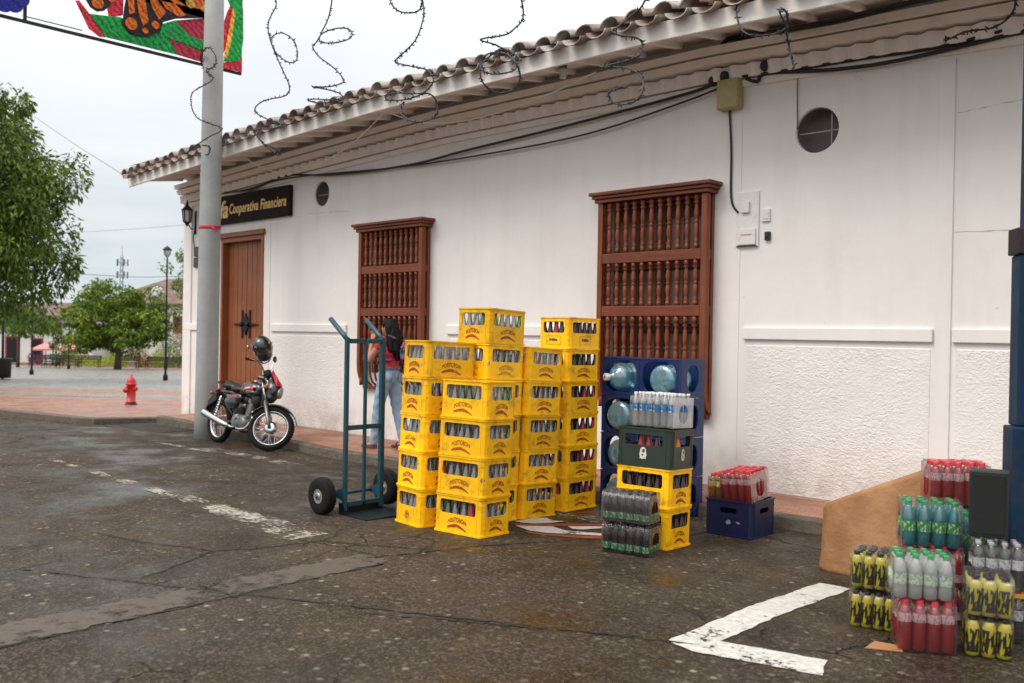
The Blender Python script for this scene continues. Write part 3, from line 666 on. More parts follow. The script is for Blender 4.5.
q=MB(); q.lathe([(.032,0),(.032,.012),(.02,.02),(.001,.022)],14,0,Tm((mid+.06,WY+.098,1.28),(RD(90),0,0))); q.build('lock',mat('brass',(.6,.5,.34),.35,.9,.2,20),dob)
# windows
def window(x0,x1,ztop,r1z,r2z,zbot,panes):
    wd=thing('window','',''); 
    for k in ('label','category'): del wd[k]
    wd.parent=bld
    fy=WY-.17; pw=.066
    # shutters behind
    q=MB(); a,c=x0+.075,x1-.075; md=(a+c)/2; wd0=WY+.07
    for (p,s) in ((a,md-.004),(md+.004,c)):
        n=3; ww=(s-p)
        q.bx(p,s,wd0,wd0+.03,.985,3.02)
        for xx in (p,p+ww/2-.03,s-.06): q.bx(xx,xx+.06,wd0-.025,wd0+.002,.985,3.015)
        for zz in (.985,1.62,2.30,2.94): q.bx(p+.06,s-.06,wd0-.02,wd0+.003,zz,zz+.07)
    q.build('shutter',M_SHUT,wd,bevel=.004)
    for (xa,xc,za,zc) in panes:
        g=MB(); g.bx(x0+(x1-x0)*xa,x0+(x1-x0)*xc,wd0-.012,wd0-.006,za,zc); g.build('pane',M_GLASS,wd)
    # moulded cornice
    cq=MB(); e=.0
    for (o,z0,z1) in ((.03,ztop-.115,ztop-.075),(.055,ztop-.073,ztop-.04),(.08,ztop-.038,ztop)):
        cq.bx(x0-o,x1+o,fy-o,WY-.003,z0,z1)
    cq.build('window_cornice',M_GRILLX,wd,bevel=.008)
    def curve(z):   # front plane bows back to the wall below zc
        zc=zbot+.33
        if z>=zc: return fy
        t=(zc-z)/(zc-zbot); return fy+.14*(1-sqrt(max(0,1-t*t)))
    def post(x,w,d,wall_side=False):
        q=MB(); pts=[ztop-.12]+[zbot+.33-.33*i/8 for i in range(9)]
        vs=[]
        for z in pts:
            y=(WY-.055 if wall_side else curve(z))
            for dx,dy in ((-w/2,0),(w/2,0),(w/2,d),(-w/2,d)): vs.append((x+dx,min(y+dy,WY-.004) if not wall_side else y+dy*.9,z))
        n=len(pts); fs=[(i*4+j,i*4+(j+1)%4,(i+1)*4+(j+1)%4,(i+1)*4+j) for i in range(n-1) for j in range(4)]+[(0,3,2,1),tuple((n-1)*4+j for j in range(4))]
        q.add(vs,fs); q.build('post',M_GRILL,wd,bevel=.005)
    post(x0+pw/2,pw,.075); post(x1-pw/2,pw,.075)
    post(x0+.03,.05,.05,True); post(x1-.03,.05,.05,True)
    for z in (r1z,r2z):
        q=MB(); q.bx(x0+pw+.002,x1-pw-.002,fy+.004,fy+.07,z-.055,z+.055)
        for xx in (x0+.012,x1-.072): q.bx(xx,xx+.06,fy+.08,WY-.004,z-.055,z+.055)
        q.build('rail',M_GRILLX,wd,bevel=.006)
    q=MB(); q.bx(x0+.02,x1-.02,WY-.07,WY-.006,zbot-.05,zbot-.003); q.build('sill',M_GRILLX,wd,bevel=.006)
    # turned balusters, top to bottom through the rails
    def spindle(x,y,bottom=True):
        q=MB(); r=.018
        def turned(za,zb,fy_):
            L=zb-za; pr=[(.020,0),(.020,.10),(.012,.11),(.024,.14),(.012,.17),(.015,.22),(.021,.36),(.016,.46),(.012,.475),(.025,.50),(.012,.525),(.016,.55),(.021,.66),(.015,.78),(.012,.83),(.024,.86),(.012,.89),(.020,.90),(.020,1.0)]
            q.lathe([(rd*1.4,za+t*L) for rd,t in pr],10,0,Tm((x,fy_,0)))
        turned(r1z+.055,ztop-.118,y); turned(r2z+.055,r1z-.055,y)
        if bottom:
            turned(zbot+.33,r2z-.055,y)
            q.tube([(x,y+(curve(zbot+.33*(1-i/6))-fy)*.95,zbot+.33*(1-i/6)) for i in range(7)],.016,8)
        else: turned(zbot,r2z-.055,y)
        q.build('baluster',M_GRILL,wd)
    n=11
    for i in range(n): spindle(x0+pw+.02+(x1-x0-2*pw-.04)*(i+.5)/n,fy+.037)
    for xx in (x0+.045,x1-.045):
        for yy in (WY-.115,): spindle(xx,yy,False)
    return wd
window(-10.755,-9.36,3.12,2.453,1.853,.80,[(.10,.27,1.10,1.6),(.6,.75,1.1,1.6)])
window(-6.37,-4.97,3.16,2.424,1.841,.78,[(.10,.27,2.39,2.84),(.29,.46,2.39,2.84),(.55,.72,2.39,2.84),(.74,.9,2.39,2.84),(.10,.27,1.71,2.28),(.29,.46,1.71,2.28),(.55,.72,1.71,2.28),(.74,.9,1.71,2.28),(.3,.46,1.1,1.6),(.55,.72,1.1,1.6),(.74,.9,1.1,1.6)])

# ------------------------------------------------------------------ things fixed to the wall
M_SIGN=mat('sign_brown',(.020,.011,.009),.75,0,.2,3,spec=.15); M_GOLD=mat('sign_gold',(.85,.60,.22),.5,0,.1,8)
sign=thing('shop_sign','long dark brown sign with gold letters above the wooden door','sign',(0,0,0))
q=MB(); q.bx(-15.55,-12.72,WY-.07,WY-.006,3.425,3.915); q.build('sign_board',M_SIGN,sign,bevel=.004)
q=MB(); vs,fs=text_mesh('cfa',.42,.006,.25,'CENTER',1.0,.010); q.add(vs,fs,0,Tm((-14.86,WY-.078,3.66),(RD(90),0,0)))
q.build('lettering',M_GOLD,sign)
q=MB(); vs,fs=text_mesh('Cooperativa Financiera',.205,.006,.22,'LEFT',1.12,.003); 
wx=max(v[0] for v in vs); k=1.78/wx
q.add([(v[0]*k,v[1]*1.2,v[2]) for v in vs],fs,0,Tm((-14.58,WY-.078,3.66),(RD(90),0,0))); q.build('lettering',M_GOLD,sign)
for z in (3.0,2.80):
    t=MB(); t.bx(-15.93,-15.66,WY-.03,WY-.004,z-.09,z+.09)
    o=t.build('wall_plaque',mat('plaque_brown%d'%(z*10),(.06,.035,.025),.4,.2,.3,20),bevel=.004)
    tag(o,('upper' if z>2.9 else 'lower')+' of two small dark plaques on the wall under the lantern','plaque')
lan=thing('wall_lantern','black iron wall lantern on a curved bracket at the building corner','lantern',(-15.92,WY-.17,3.66)); lan.scale=(.75,.8,.75)
q=MB()
for i in range(6):
    a=2*pi*i/6; q.tube([(.085*cos(a),.085*sin(a),-.16),(.115*cos(a),.115*sin(a),.12)],.009,5)
q.lathe([(.09,-.17),(.10,-.16),(.05,-.20),(.02,-.26),(.001,-.28)],12); q.lathe([(.125,.115),(.13,.13),(.06,.21),(.03,.25),(.035,.28),(.012,.31),(.02,.34),(.001,.37)],12)
q.build('lantern_frame',M_IRON,lan)
q=MB(); q.lathe([(.078,-.155),(.105,.115)],12,caps=False); q.build('lantern_glass',clear('lantern_glass',(.75,.76,.72),.15,.35),lan)
q=MB(); q.tube([(0,.03,-.22),(0,.12,-.34),(0,.19,-.30),(0,.20,-.05),(0,.2,.05)],.014,6); q.bx(-.04,.04,.195,.214,-.45,.12); q.tube([(0,.19,-.3),(-.02,.17,-.55),(.01,.19,-.78)],.012,6); q.build('bracket',M_IRON,lan)
jb=thing('junction_box','yellowish plastic junction box on the wall under a knot of cables','junction box',(-4.79,WY-.07,4.02))
q=MB(); q.box((0,0,0),(.24,.12,.30)); q.build('box',mat('yellowed_plastic',(.42,.36,.16),.55,0,.2,8,dirt=((.25,.2,.1),.5)),jb,bevel=.012)
q=MB(); q.box((0,-.062,0),(.225,.012,.28)); q.build('lid',bpy.data.materials['yellowed_plastic'],jb,bevel=.005)
M_METER=mat('meter_white',(.78,.75,.73),.7,0,.1,8,dirt=((.45,.4,.37),.4))
mt=thing('meter_cabinet','white painted meter cover flush on the wall under the junction box','meter cover',(-4.60,WY-.012,2.76))
q=MB(); q.bx(-.125,.125,-.006,.010,-.28,.27); q.build('cover_plate',M_METER,mt,bevel=.003)
q=MB(); q.bx(-.06,.03,-.035,-.008,.06,.17); q.build('latch_box',M_METER,mt,bevel=.006)
q=MB(); q.bx(-.10,.10,-.022,-.008,-.26,-.10); q.build('lower_door',M_METER,mt,bevel=.004)
q=MB(); q.bx(-.11,.11,-.018,-.008,-.278,-.268); q.build('hinge',M_IRON,mt)
q=MB(); q.bx(-.06,.06,-.0245,-.0225,-.165,-.155); q.build('mark',mat('faded_red',(.5,.2,.17),.7),mt)
q=MB(); q.box((0,0,0),(.055,.03,.085)); q.box((0,-.018,.0),(.03,.01,.03)); tag(q.build('wall_socket',mat('black_plastic',(.015,.015,.015),.5),None,(-4.375,WY-.018,2.575),bevel=.004),'small black socket box on the white wall beside the meter cover','socket box')
q=MB(); q.bx(-.045,.045,-.02,.0,-.06,.06); q.bx(-.03,.03,-.026,-.021,-.035,.035); tag(q.build('switch_plate',M_METER,None,(-4.40,WY-.003,2.78),bevel=.004),'small white cover plate on the wall above the black socket box','cover plate')
# cables
M_CABLE=mat('black_cable',(.018,.017,.018),.55,0,.2,10); M_CORD=mat('white_cord',(.66,.62,.57),.6,0,.1,10)
def smooth(pts,k=6):
    pts=[V(p) for p in pts]; out=[]
    for i in range(len(pts)-1):
        p0=pts[max(0,i-1)];p1=pts[i];p2=pts[i+1];p3=pts[min(len(pts)-1,i+2)]
        for j in range(k):
            t=j/k; out.append(.5*((2*p1)+(p2-p0)*t+(2*p0-5*p1+4*p2-p3)*t*t+(3*p1-p0-3*p2+p3)*t**3))
    out.append(pts[-1]); return out
def cable(name,pts,r,label,cat='cable',m=None,group=None):
    q=MB(); q.tube(smooth(pts),r,6); return tag(q.build(name,m or M_CABLE),label,cat,group)
cable('cable',CB_c1,.016,'thick upper black cable sagging along the wall from the corner to the junction box')
cable('cable',CB_c2,.011,'thinner lower black cable sagging along the wall from the sign to the junction box')
cable('cable',CB_c3,.020,'thick black cable climbing from the junction box up under the eave')
cable('cable',CB_c3b,.014,'thinner cable looping beside the thick one above the junction box')
cable('cable',CB_c4,.015,'upper black cable from the junction box along the cornice past the pilaster')
cable('cable',CB_c5,.019,'drooping thick lower cable from the junction box past the pilaster')
cable('cable',[(x,y+.045,z) for x,y,z in CB_c6],.011,'black cable dropping from the junction box to the meter cover')
cable('cable',[(x,y+.05,z) for x,y,z in CB_c7],.005,'thin wire dropping to the larger round vent')
cable('cord',CB_cord1,.008,'white cord hanging in a loop under the eave above the sign','cord',M_CORD)
cable('cord',CB_cord2,.008,'white cord hanging in a long loop under the middle of the eave','cord',M_CORD)
kn=[(-4.98,4.19),(-4.85,4.215),(-4.40,4.235)]
for i,(x,z) in enumerate(kn):
    q=MB(); q.lathe([(.02,0),(.05,.02),(.056,.05),(.05,.08),(.02,.1)],12,0,Tm((x,WY-.02,z),(RD(90),0,0)))
    tag(q.build('insulator',mat('insulator_black%d'%i,(.015,.018,.03),.5)),['outer black cable insulator beside the junction box','black cable insulator just above the junction box','black cable insulator apart from the junction box towards the round vent'][i],'insulator')
lh=thing('lamp_socket','small white lamp socket with a green collar hanging under the eave','lamp socket',(-6.62,7.75,4.50))
q=MB(); q.lathe([(.001,-.09),(.035,-.085),(.04,-.03),(.04,.02)],12); q.build('bulb',mat('bulb_white',(.7,.7,.68),.4),lh)
q=MB(); q.lathe([(.043,.02),(.043,.06),(.02,.075)],12); q.build('collar',mat('green_collar',(.02,.16,.10),.5),lh)
q=MB(); q.tube([(0,0,.07),(0,.01,.2)],.006,5); q.build('wire',M_CABLE,lh)
# ------------------------------------------------------------------ concrete pole and festive panel
pole=thing('utility_pole','tall grey concrete utility pole tied with a red ribbon','utility pole',(-12.87,6.90,0),(0,RD(.55),0))
m,nt=newmat('pole_concrete'); b=NB(nt); co=b.coord()
base=b.mix(b.ramp(b.noise(co,2.5,6,.65),[(.35,0),(.7,1)]),(.30,.31,.31),(.39,.395,.39))
base=b.mix(b.math('MULTIPLY',b.ramp(b.noise(b.n('ShaderNodeMapping',Vector=co,Scale=(3,3,.3)).outputs[0],2,6,.7),[(.5,0),(.75,1)]),.4),base,(.22,.215,.20))
zz=b.n('ShaderNodeSeparateXYZ',Vector=co).outputs[2]
base=b.mix(b.math('MULTIPLY',b.ramp(zz,[(-.0,.5),(.9,0)]),.7),base,(.18,.175,.165))
b.out(b.bsdf(Base__Color=base,Roughness=.8,Normal=b.bump(b.math('MULTIPLY_ADD',b.noise(co,50,4),.5,b.noise(b.n('ShaderNodeMapping',Vector=co,Scale=(.3,.3,9)).outputs[0],3,3)),.35,.006)))
M_POLE=m
q=MB(); q.lathe([(.170,-.2),(.168,.3),(.148,5),(.126,9)],28); q.build('shaft',M_POLE,pole)
q=MB(); q.lathe([(.154,3.07),(.1600,3.075),(.1600,3.125),(.154,3.13)],28); q.tube([(.15,-.05,3.1),(.19,-.04,3.08),(.23,.0,3.03)],.012,5); q.build('ribbon',mat('red_ribbon',(.50,.025,.055),.5,0,.15,20),pole)
def tinsel(name,c):
    m,nt=newmat(name); b=NB(nt); co=b.coord()
    v=b.n('ShaderNodeTexVoronoi',Vector=co,Scale=34.); r=b.n('ShaderNodeSeparateColor',Color=v.outputs['Color']).outputs[0]
    w_=b.n('ShaderNodeTexWave',_wave_type='BANDS',_bands_direction='DIAGONAL',Vector=co,Scale=5.,Distortion=6.,Detail=2.).outputs['Fac']
    f=b.math('MULTIPLY_ADD',r,.7,b.math('MULTIPLY_ADD',w_,.55,.35))
    base=b.mix(1.0,c,b.n('ShaderNodeCombineColor',i0=f,i1=f,i2=f).outputs[0],'MULTIPLY')
    d=b.bsdf(Base__Color=base,Roughness=.35,Normal=b.bump(r,.8,.02)); t=b.n('ShaderNodeBsdfTranslucent',Color=base).outputs[0]
    b.out(b.n('ShaderNodeMixShader',i0=.45,i1=d,i2=t).outputs[0]); return m
TN=dict(red=tinsel('red_tinsel',(.75,.045,.10)),green=tinsel('green_tinsel',(.015,.50,.10)),orange=tinsel('orange_tinsel',(.95,.24,.02)),black=tinsel('black_tinsel',(.028,.028,.034)),yellow=tinsel('yellow_tinsel',(.95,.62,.08)),blue=tinsel('blue_tinsel',(.02,.03,.42)))
XPN=-14.03
pan=thing('festive_panel','street decoration panel with an orange butterfly over green leaves hung from the concrete pole','decoration panel',(XPN,0,0))
q=MB(); fr=.022
q.bx(-fr,fr,3.2,8.06,5.87,5.91); q.bx(-fr,fr,3.2,8.06,7.75,7.79)
for y in (3.2,4.66,8.04): q.bx(-fr+.003,fr-.003,y-.02,y+.02,5.912,7.748)
q.bx(-fr+.01,fr-.01,4.68,5.45,5.96,5.968)
q.build('frame',M_IRON,pan)
def tf_panel(x): # prism poly (y,z) -> plane x
    return M4(((0,1,0,x),(1,0,0,0),(0,0,1,0),(0,0,0,1)))
def shape(name,poly,m,layer):
    q=MB(); x=.045+.012*layer; q.prism(poly,x-.005,x+.005,0,tf_panel(0)); return q.build(name,m,pan)
for k in ('red1','redblock','red2','red3','red4','red5'): shape('petal',globals()['PN_'+k],TN['red'],0)
shape('leaf',[PN_leaf1[0],PN_leaf1[10],PN_leaf1[8],PN_red3[4],PN_red2[1],PN_red2[0],PN_leaf1[6],PN_leaf1[2]],TN['green'],-.7)
for k in ('leaf1','leaf2','leaf3'): shape('leaf',globals()['PN_'+k],TN['green'],1)
shape('stamen',PN_yellow1,TN['yellow'],2)
def disc(c,r,n=16): return [(c[0]+r*cos(2*pi*i/n),c[1]+r*sin(2*pi*i/n)) for i in range(n)]
for k in ('wing','wing_small'): shape('butterfly_wing',globals()['PN_'+k],TN['black'],3)
for k in ('o1','o2','o3','o4','o5'): shape('wing_stripe',globals()['PN_'+k],TN['orange'],4)
for k in range(1,8):
    c,r=globals()['DOT_d%d'%k]; shape('wing_spot',disc(c,r),TN['yellow' if k in(4,5) else 'orange'],4.5)
for k in (1,2,3):
    c,r=globals()['DOT_b%d'%k]; shape('blue_petal',disc(c,r*1.05),TN['blue'],1+k*.3)
# upper part of the picture (mostly above the frame of the photo): the far wing and leaves
shape('butterfly_wing',[(5.6,6.62),(7.5,6.62),(7.7,7.3),(6.9,7.7),(6.3,7.1),(5.7,7.7),(5.1,7.3)],TN['black'],3)
shape('wing_stripe',[(6.6,6.7),(7.3,6.75),(7.45,7.2),(6.95,7.5)],TN['orange'],4); shape('wing_stripe',[(6.1,6.7),(5.6,6.75),(5.3,7.2),(5.7,7.5)],TN['orange'],4)
q=MB(); 
for z in (7.1,7.72): q.bx(XPN+.0,-12.95,6.87,6.93,z,z+.05) 
q.build('pole_clamp',M_IRON,pan,(-XPN,0,0))
# spiral garlands
def garland(pts,label,r=.015):
    q=MB(); sp=smooth(pts,5); q.tube(sp,r*.55,5); rn=random.Random(int(abs(pts[0][0])*100))
    for i in range(len(sp)-1):
        d=(sp[i+1]-sp[i]); n=max(1,int(d.length/.026))
        for k in range(n):
            p=sp[i]+d*(k/n); e=V((rn.uniform(-1,1),rn.uniform(-1,1),rn.uniform(-1,1))).normalized()*rn.uniform(.018,.042)
            q.tube([p,p+e],[.009,.004],4,cap=False)
    return tag(q.build('spiral_garland',mat('garland_%d'%len(bpy.data.materials),(.032,.035,.040),.5,0,.3,30,spec=.3)),label,'light garland','dark spiral light strings hanging over the street')
GL_g1=[(-12.87+(x+13.2)*.93,6.66+(y-7.15)*.93,1.55+(z-1.55)*.935) for x,y,z in GL_g1]
for n,l in (('g1','dark spiral light string twisting around the concrete pole'),('g2','dark spiral light string with one loop ending below the fascia near the pole'),('g3','dark spiral light string with flat loops just above the tiles right of the pole'),('g4','dark spiral light string with two round loops over the fascia near the top centre'),('g5','dark spiral light string curling into a ball of loops in front of the tiles'),('g6','dark spiral light string curling like a figure three above the second window'),('g7','dark light string looped under the eave above the junction box'),('g8','dark light string hanging under the far end of the eave beside the pilaster')):
    garland(globals()['GL_'+n],l)
# ------------------------------------------------------------------ bottle crates
M_YEL=mat('yellow_crate_plastic',(.97,.52,.005),.42,0,.10,5,.12,18,spec=.3,rnd=.22,dirt=((.30,.16,.02),.7))
def m_print(name,c,lo=.34,hi=.46):
    m,nt=newmat(name); b=NB(nt); rv=b.math('MULTIPLY',b.n('ShaderNodeObjectInfo').outputs['Random'],50.0)
    co=b.n('ShaderNodeVectorMath',_operation='ADD',i0=b.coord(),i1=b.n('ShaderNodeCombineXYZ',i0=rv,i1=rv,i2=rv).outputs[0]).outputs[0]
    k=b.math('MULTIPLY',b.ramp(b.noise(co,38,6,.7),[(lo,0),(hi,1)]),b.math('MULTIPLY_ADD',b.n('ShaderNodeObjectInfo').outputs['Random'],.35,.65))
    b.out(b.n('ShaderNodeMixShader',i0=k,i1=b.n('ShaderNodeBsdfTransparent').outputs[0],i2=b.bsdf(Base__Color=col(c),Roughness=.5)).outputs[0]); return m
M_LOGO=m_print('dark_red_print',(.34,.040,.010))
M_LOGOF=mat('faded_orange_print',(.62,.30,.02),.5,0,.25,16)
M_LOGOK=mat('dark_blue_print',(.03,.04,.06),.5,0,.25,16)
M_GREENC=mat('dark_green_crate_plastic',(.018,.032,.022),.4,0,.2,6,.1,18)
M_BLUEC=mat('navy_crate_plastic',(.006,.012,.055),.4,0,.2,6,.1,18)
M_CREAM=mat('cream_print',(.62,.60,.52),.6,0,.2,20)
CL,CW,CH=.48,.372,.30
def crate_mesh(name,m,L=CL,W=CW,Hh=CH,win=True,long_hole=(.058,.150,.422,.258),short_hole=(.056,.150,.316,.258),r=.022):
    q=MB(); c=.036; t=.009
    def face(w,hole,tf):
        wi=w-2*c
        if hole: q.panel(wi,Hh-.004,(hole[0]-c,hole[1],hole[2]-c,hole[3]),r,t,0,tf)
        else: q.bx(0,wi,0,t,0,Hh-.004,0,tf)
    z90=RD(90)
    face(L,long_hole,Tm((-L/2+c,-W/2,.002))); face(L,long_hole,Tm((L/2-c,W/2,.002),(0,0,RD(180))))
    face(W,short_hole,Tm((L/2,-W/2+c,.002),(0,0,z90))); face(W,short_hole,Tm((-L/2,W/2-c,.002),(0,0,-z90)))
    # rounded corner columns
    for sx,sy in ((1,1),(1,-1),(-1,1),(-1,-1)):
        cx,cy=sx*(L/2-c),sy*(W/2-c); n=2; a0=atan2(sy,sx)-pi/4
        for (z0,z1,ro) in ((.002,Hh*.80,c),(Hh*.80,Hh*.815,c+.0035),(Hh*.815,Hh-.002,c)):
            vs=[(cx+rad*cos(a0+pi/2*i/n),cy+rad*sin(a0+pi/2*i/n),z) for z in (z0,z1) for rad in (ro,c-t) for i in range(n+1)]; k=n+1
            fs=[]
            for i in range(n):
                fs.append((i,i+1,2*k+i+1,2*k+i)); fs.append((k+i+1,k+i,3*k+i,3*k+i+1)); fs.append((2*k+i,2*k+i+1,3*k+i+1,3*k+i)); fs.append((i+1,i,k+i,k+i+1))
            q.add(vs,fs,0,None,False)
    # rims: octagon rings at top and foot
    def ring(z0,z1,o,i):
        def loop(d):
            Lx,Wy=L/2+d,W/2+d; cc=c+d*.4
            pts=[]
            for sx,sy in ((1,1),(-1,1),(-1,-1),(1,-1)):
                a0=atan2(sy,sx)-pi/4
                for k in range(5): a=a0+pi/2*k/4; pts.append((sx*(Lx-cc)+cc*cos(a),sy*(Wy-cc)+cc*sin(a)))
            return pts
        A,B=loop(o),loop(-i); n=len(A)
        vs=[(x,y,z) for z in (z0,z1) for P_ in (A,B) for x,y in P_]
        fs=[]
        for k in range(n):
            l=(k+1)%n
            fs+=[(k,l,2*n+l,2*n+k),(n+l,n+k,3*n+k,3*n+l),(2*n+k,2*n+l,3*n+l,3*n+k),(l,k,n+k,n+l)]
        q.add(vs,fs)
    ring(Hh-.013,Hh-.001,.0065,.012); ring(0,.013,.009,.012)
    q.bx(-L/2+.012,L/2-.012,-W/2+.012,W/2-.012,.006,.012)
    for i in range(1,6): x=-L/2+L*i/6; q.bx(x-.002,x+.002,-W/2+.011,W/2-.011,.013,.12)
    for i in range(1,5): y=-W/2+W*i/5; q.bx(-L/2+.011,L/2-.011,y-.002,y+.002,.0125,.118)
    # small ribs beside the windows
    for s in (-1,1):
        for x in (-L/2+.045,L/2-.045): q.box((x,s*(W/2+.001),.15),(.005,.004,.26))
        for y in (-W/2+.045,W/2-.045): q.box((s*(L/2+.001),y,.15),(.004,.005,.26))
    return q.mesh(name,m)
def arch_text(txt,w,h,arc,swoosh=True,th=.0008):
    vs,fs=text_mesh(txt,1.0,0,0,'CENTER',1.08,.04); x0=min(v[0] for v in vs);x1=max(v[0] for v in vs);y0=min(v[1] for v in vs);y1=max(v[1] for v in vs)
    q=MB(); o=[]
    for v in vs:
        u=(v[0]-x0)/(x1-x0)-.5; t=(v[1]-y0)/(y1-y0)
        o.append((u*w,0,(t*h*(1+.25*(2*u)**2*-1+.25*0))+arc*(1-(2*u)**2)))
    q.add(o,fs)
    if swoosh:
        n=14; P_=[]
        for i in range(n+1):
            u=i/n-.5; z=-.012+arc*1.5*(1-(2*u)**2)-.010-(.006 if u>0 else 0)*0; P_.append((u*w*1.04,z-.020*max(0,u)*2, .005+.019*sin(pi*min(1,.15+.8*i/n))))
        vs2=[(x,0,z+d*k) for x,z,d in P_ for k in (0,-1)]
        q.add(vs2,[(2*i,2*i+1,2*i+3,2*i+2) for i in range(n)])
    return q
LG_LONG=arch_text('POSTOBON',.185,.040,.016); LG_SHORT=arch_text('POSTOBON',.15,.040,.016)
def logo_mesh(q,m,nm='logo'): return q.mesh(nm,m)
ME_LL=logo_mesh(LG_LONG,M_LOGO); ME_LF=logo_mesh(LG_LONG,M_LOGOF); ME_SS=logo_mesh(LG_SHORT,M_LOGO); ME_SF=logo_mesh(LG_SHORT,M_LOGOF)
BR_T=arch_text('Bretana',.10,.036,.0,False); 
fr_=MB(); 
for z in (-.030,.048): fr_.bx(-.085,.085,-.0008,0,z,z+.003)
for x in (-.085,.082): fr_.bx(x,x+.003,-.0008,0,-.027,.048)
ME_BR=BR_T.mesh('logo',M_LOGOK); ME_FRAME=fr_.mesh('label_border',mat('dull_yellow_print',(.45,.26,.02),.5))
rd=MB(); rd.lathe([(.030,-.0004),(.030,.0004),(.024,.0004),(.024,-.0004)],20,0,Tm((0,0,.012),(RD(90),0,0)),False,None,False); rd.lathe([(.001,.0004),(.014,.0003)],6,0,Tm((0,0,.012),(RD(90),0,0)),False,None,False)
ME_ROUND=rd.mesh('logo',M_LOGO)
ME_CRATE=crate_mesh('crate',M_YEL)
def logos(o,kind='std',L=CL,W=CW,z=.074):
    sides=[((0,-W/2-.0022,z),0),((L/2+.0022,0,z),RD(90)),((0,W/2+.0022,z),RD(180)),((-L/2-.0022,0,z),RD(-90))]
    for k,(p,a) in enumerate(sides):
        me={'std':(ME_SS if k in(1,3) else ME_LL),'faded':(ME_SF if k in(1,3) else ME_LF),'black':ME_BR,'round':ME_ROUND if k==3 else ME_LL}[kind]
        lo=put('logo',me,o,p,(0,0,a))
        if kind=='black': put('label_border',ME_FRAME,lo,(0,-.0003,0))
# bottles
M_CLR=clear('clear_bottle_glass',(.80,.81,.78),.10,.20,(.74,.70,.66),.06)
M_GRN=clear('green_bottle_glass',(.10,.52,.08),.10,.25,(.05,.35,.03),.06)
M_COLA=mat('dark_cola_bottle',(.035,.012,.010),.12,0,.2,20,spec=.7)
M_REDL=mat('red_label_bottle',(.30,.024,.028),.25,0,.4,40)
M_CAPW=mat('pale_cap',(.62,.58,.55),.4,0,.2,30)
M_ORG=mat('orange_drink_bottle',(.75,.20,.02),.2,0,.3,30)
BPR=[(r_*1.12,z_*1.06) for r_,z_ in [(.020,0),(.0275,.006),(.0282,.05),(.0265,.085),(.0282,.115),(.0265,.135),(.017,.172),(.0128,.20),(.0122,.222),(.0145,.225),(.0145,.233),(.0120,.236)]]
def bottle_mesh(m,cap=None,n=12):
    q=MB(); q.lathe(BPR,n,0,None,True,[0]*9+[1 if cap else 0]*2,True); return q.mesh('glass_bottle',[m]+([cap] if cap else [M_CAPW]))
BM={'clear':bottle_mesh(M_CLR),'green':bottle_mesh(M_GRN),'cola':bottle_mesh(M_COLA,M_CAPW),'red':bottle_mesh(M_REDL,M_CAPW),'orange':bottle_mesh(M_ORG,mat('red_cap',(.5,.04,.03),.4))}
REST=MB(); RMATS=[M_CLR,M_GRN,M_COLA,M_REDL,M_ORG,M_CAPW]
RIDX={'clear':0,'green':1,'cola':2,'red':3,'orange':4}
def rest_bottle(tf,kind):
    REST.lathe(BPR[::2]+[BPR[-1]],7,RIDX[kind],tf)
rc=random.Random(11)
LV=['bottom','second lowest','third lowest','fourth lowest','fifth lowest','topmost']
def stack(name,corner,rot,orient,n,kind,desc,first_visible=0,logo=lambda k:'std',slope=SL,shift=(0,0)):
    a,bb=(CL,CW) if orient=='L' else (CW,CL)
    z0=G(corner[1]); up=V((0,sin(slope),cos(slope)))
    for k in range(n):
        lab=LV[k] if k<n-1 else 'topmost'
        R=M4.Rotation(-slope,4,'X')@M4.Rotation(RD(rot)+ (rc.uniform(-.012,.012) if k else 0),4,'Z')
        base=V((corner[0],corner[1],z0))+R.to_3x3()@V((-a/2,bb/2,0))+up*(.3012*k)+V((rc.uniform(-.004,.004)+shift[0]*k,rc.uniform(-.004,.004)+shift[1]*k,.0015))
        Rr=R@(M4.Rotation(RD(90),4,'Z') if orient=='S' else M4.Identity(4)); tf=M4.Translation(base)@Rr
        kk=kind(k)
        fill={'clear':'of empty clear bottles','cola':'of dark cola bottles','red':'of dark and red bottles','green':'of clear and green bottles'}[kk]
        o=put('bottle_crate',ME_CRATE); o.matrix_world=tf
        tag(o,f'yellow crate {fill}, {lab} in {desc}','crate','yellow bottle crates stacked on the road')
        lg=logo(k); logos(o,lg)
        if lg=='black': o['label']=f'yellow crate with a dark blue framed label, {lab} in {desc}'
        vis_col=5 if orient=='L' else 0
        for i in range(6):
            for j in range(5):
                p=V((-CL/2+CL/6*(i+.5),-CW/2+CW/5*(j+.5),.0135)); 
                if kk in('clear','green'):
                    bk='clear'
                    if rc.random()<.03: bk='red'
                    elif rc.random()<.05: bk='green'
                    if kk=='green' and ((orient=='L' and (i in (2,3) and j==0 or i==5 and j in (3,4))) or (orient=='S' and i==0 and j==1 or orient=='S' and j==0 and i==1 )): bk='green'
                elif kk=='cola': bk='cola' if rc.random()>.06 else 'red'
                else: bk='red' if (i>=3 and rc.random()<.75) else ('cola' if i<5 or j else 'orange')
                if rc.random()<.04 and kk=='clear' and j and i not in (0,5): continue
                btf=tf@M4.Translation(p)@M4.Rotation(rc.uniform(-.05,.05),4,'X')@M4.Rotation(rc.uniform(-.05,.05),4,'Y')
                if k>=first_visible and (j==0 or i==vis_col):
                    q=put('glass_bottle',BM[bk]); q.matrix_world=btf
                    cn={'clear':'empty clear glass','green':'empty green glass','cola':'dark full glass','red':'red labelled glass','orange':'orange filled glass'}[bk]
                    tag(q,f'{cn} bottle in the {lab} crate of {desc}','bottle',f'{cn} bottles in the {lab} crate of {desc}')
                else: rest_bottle(btf,bk)
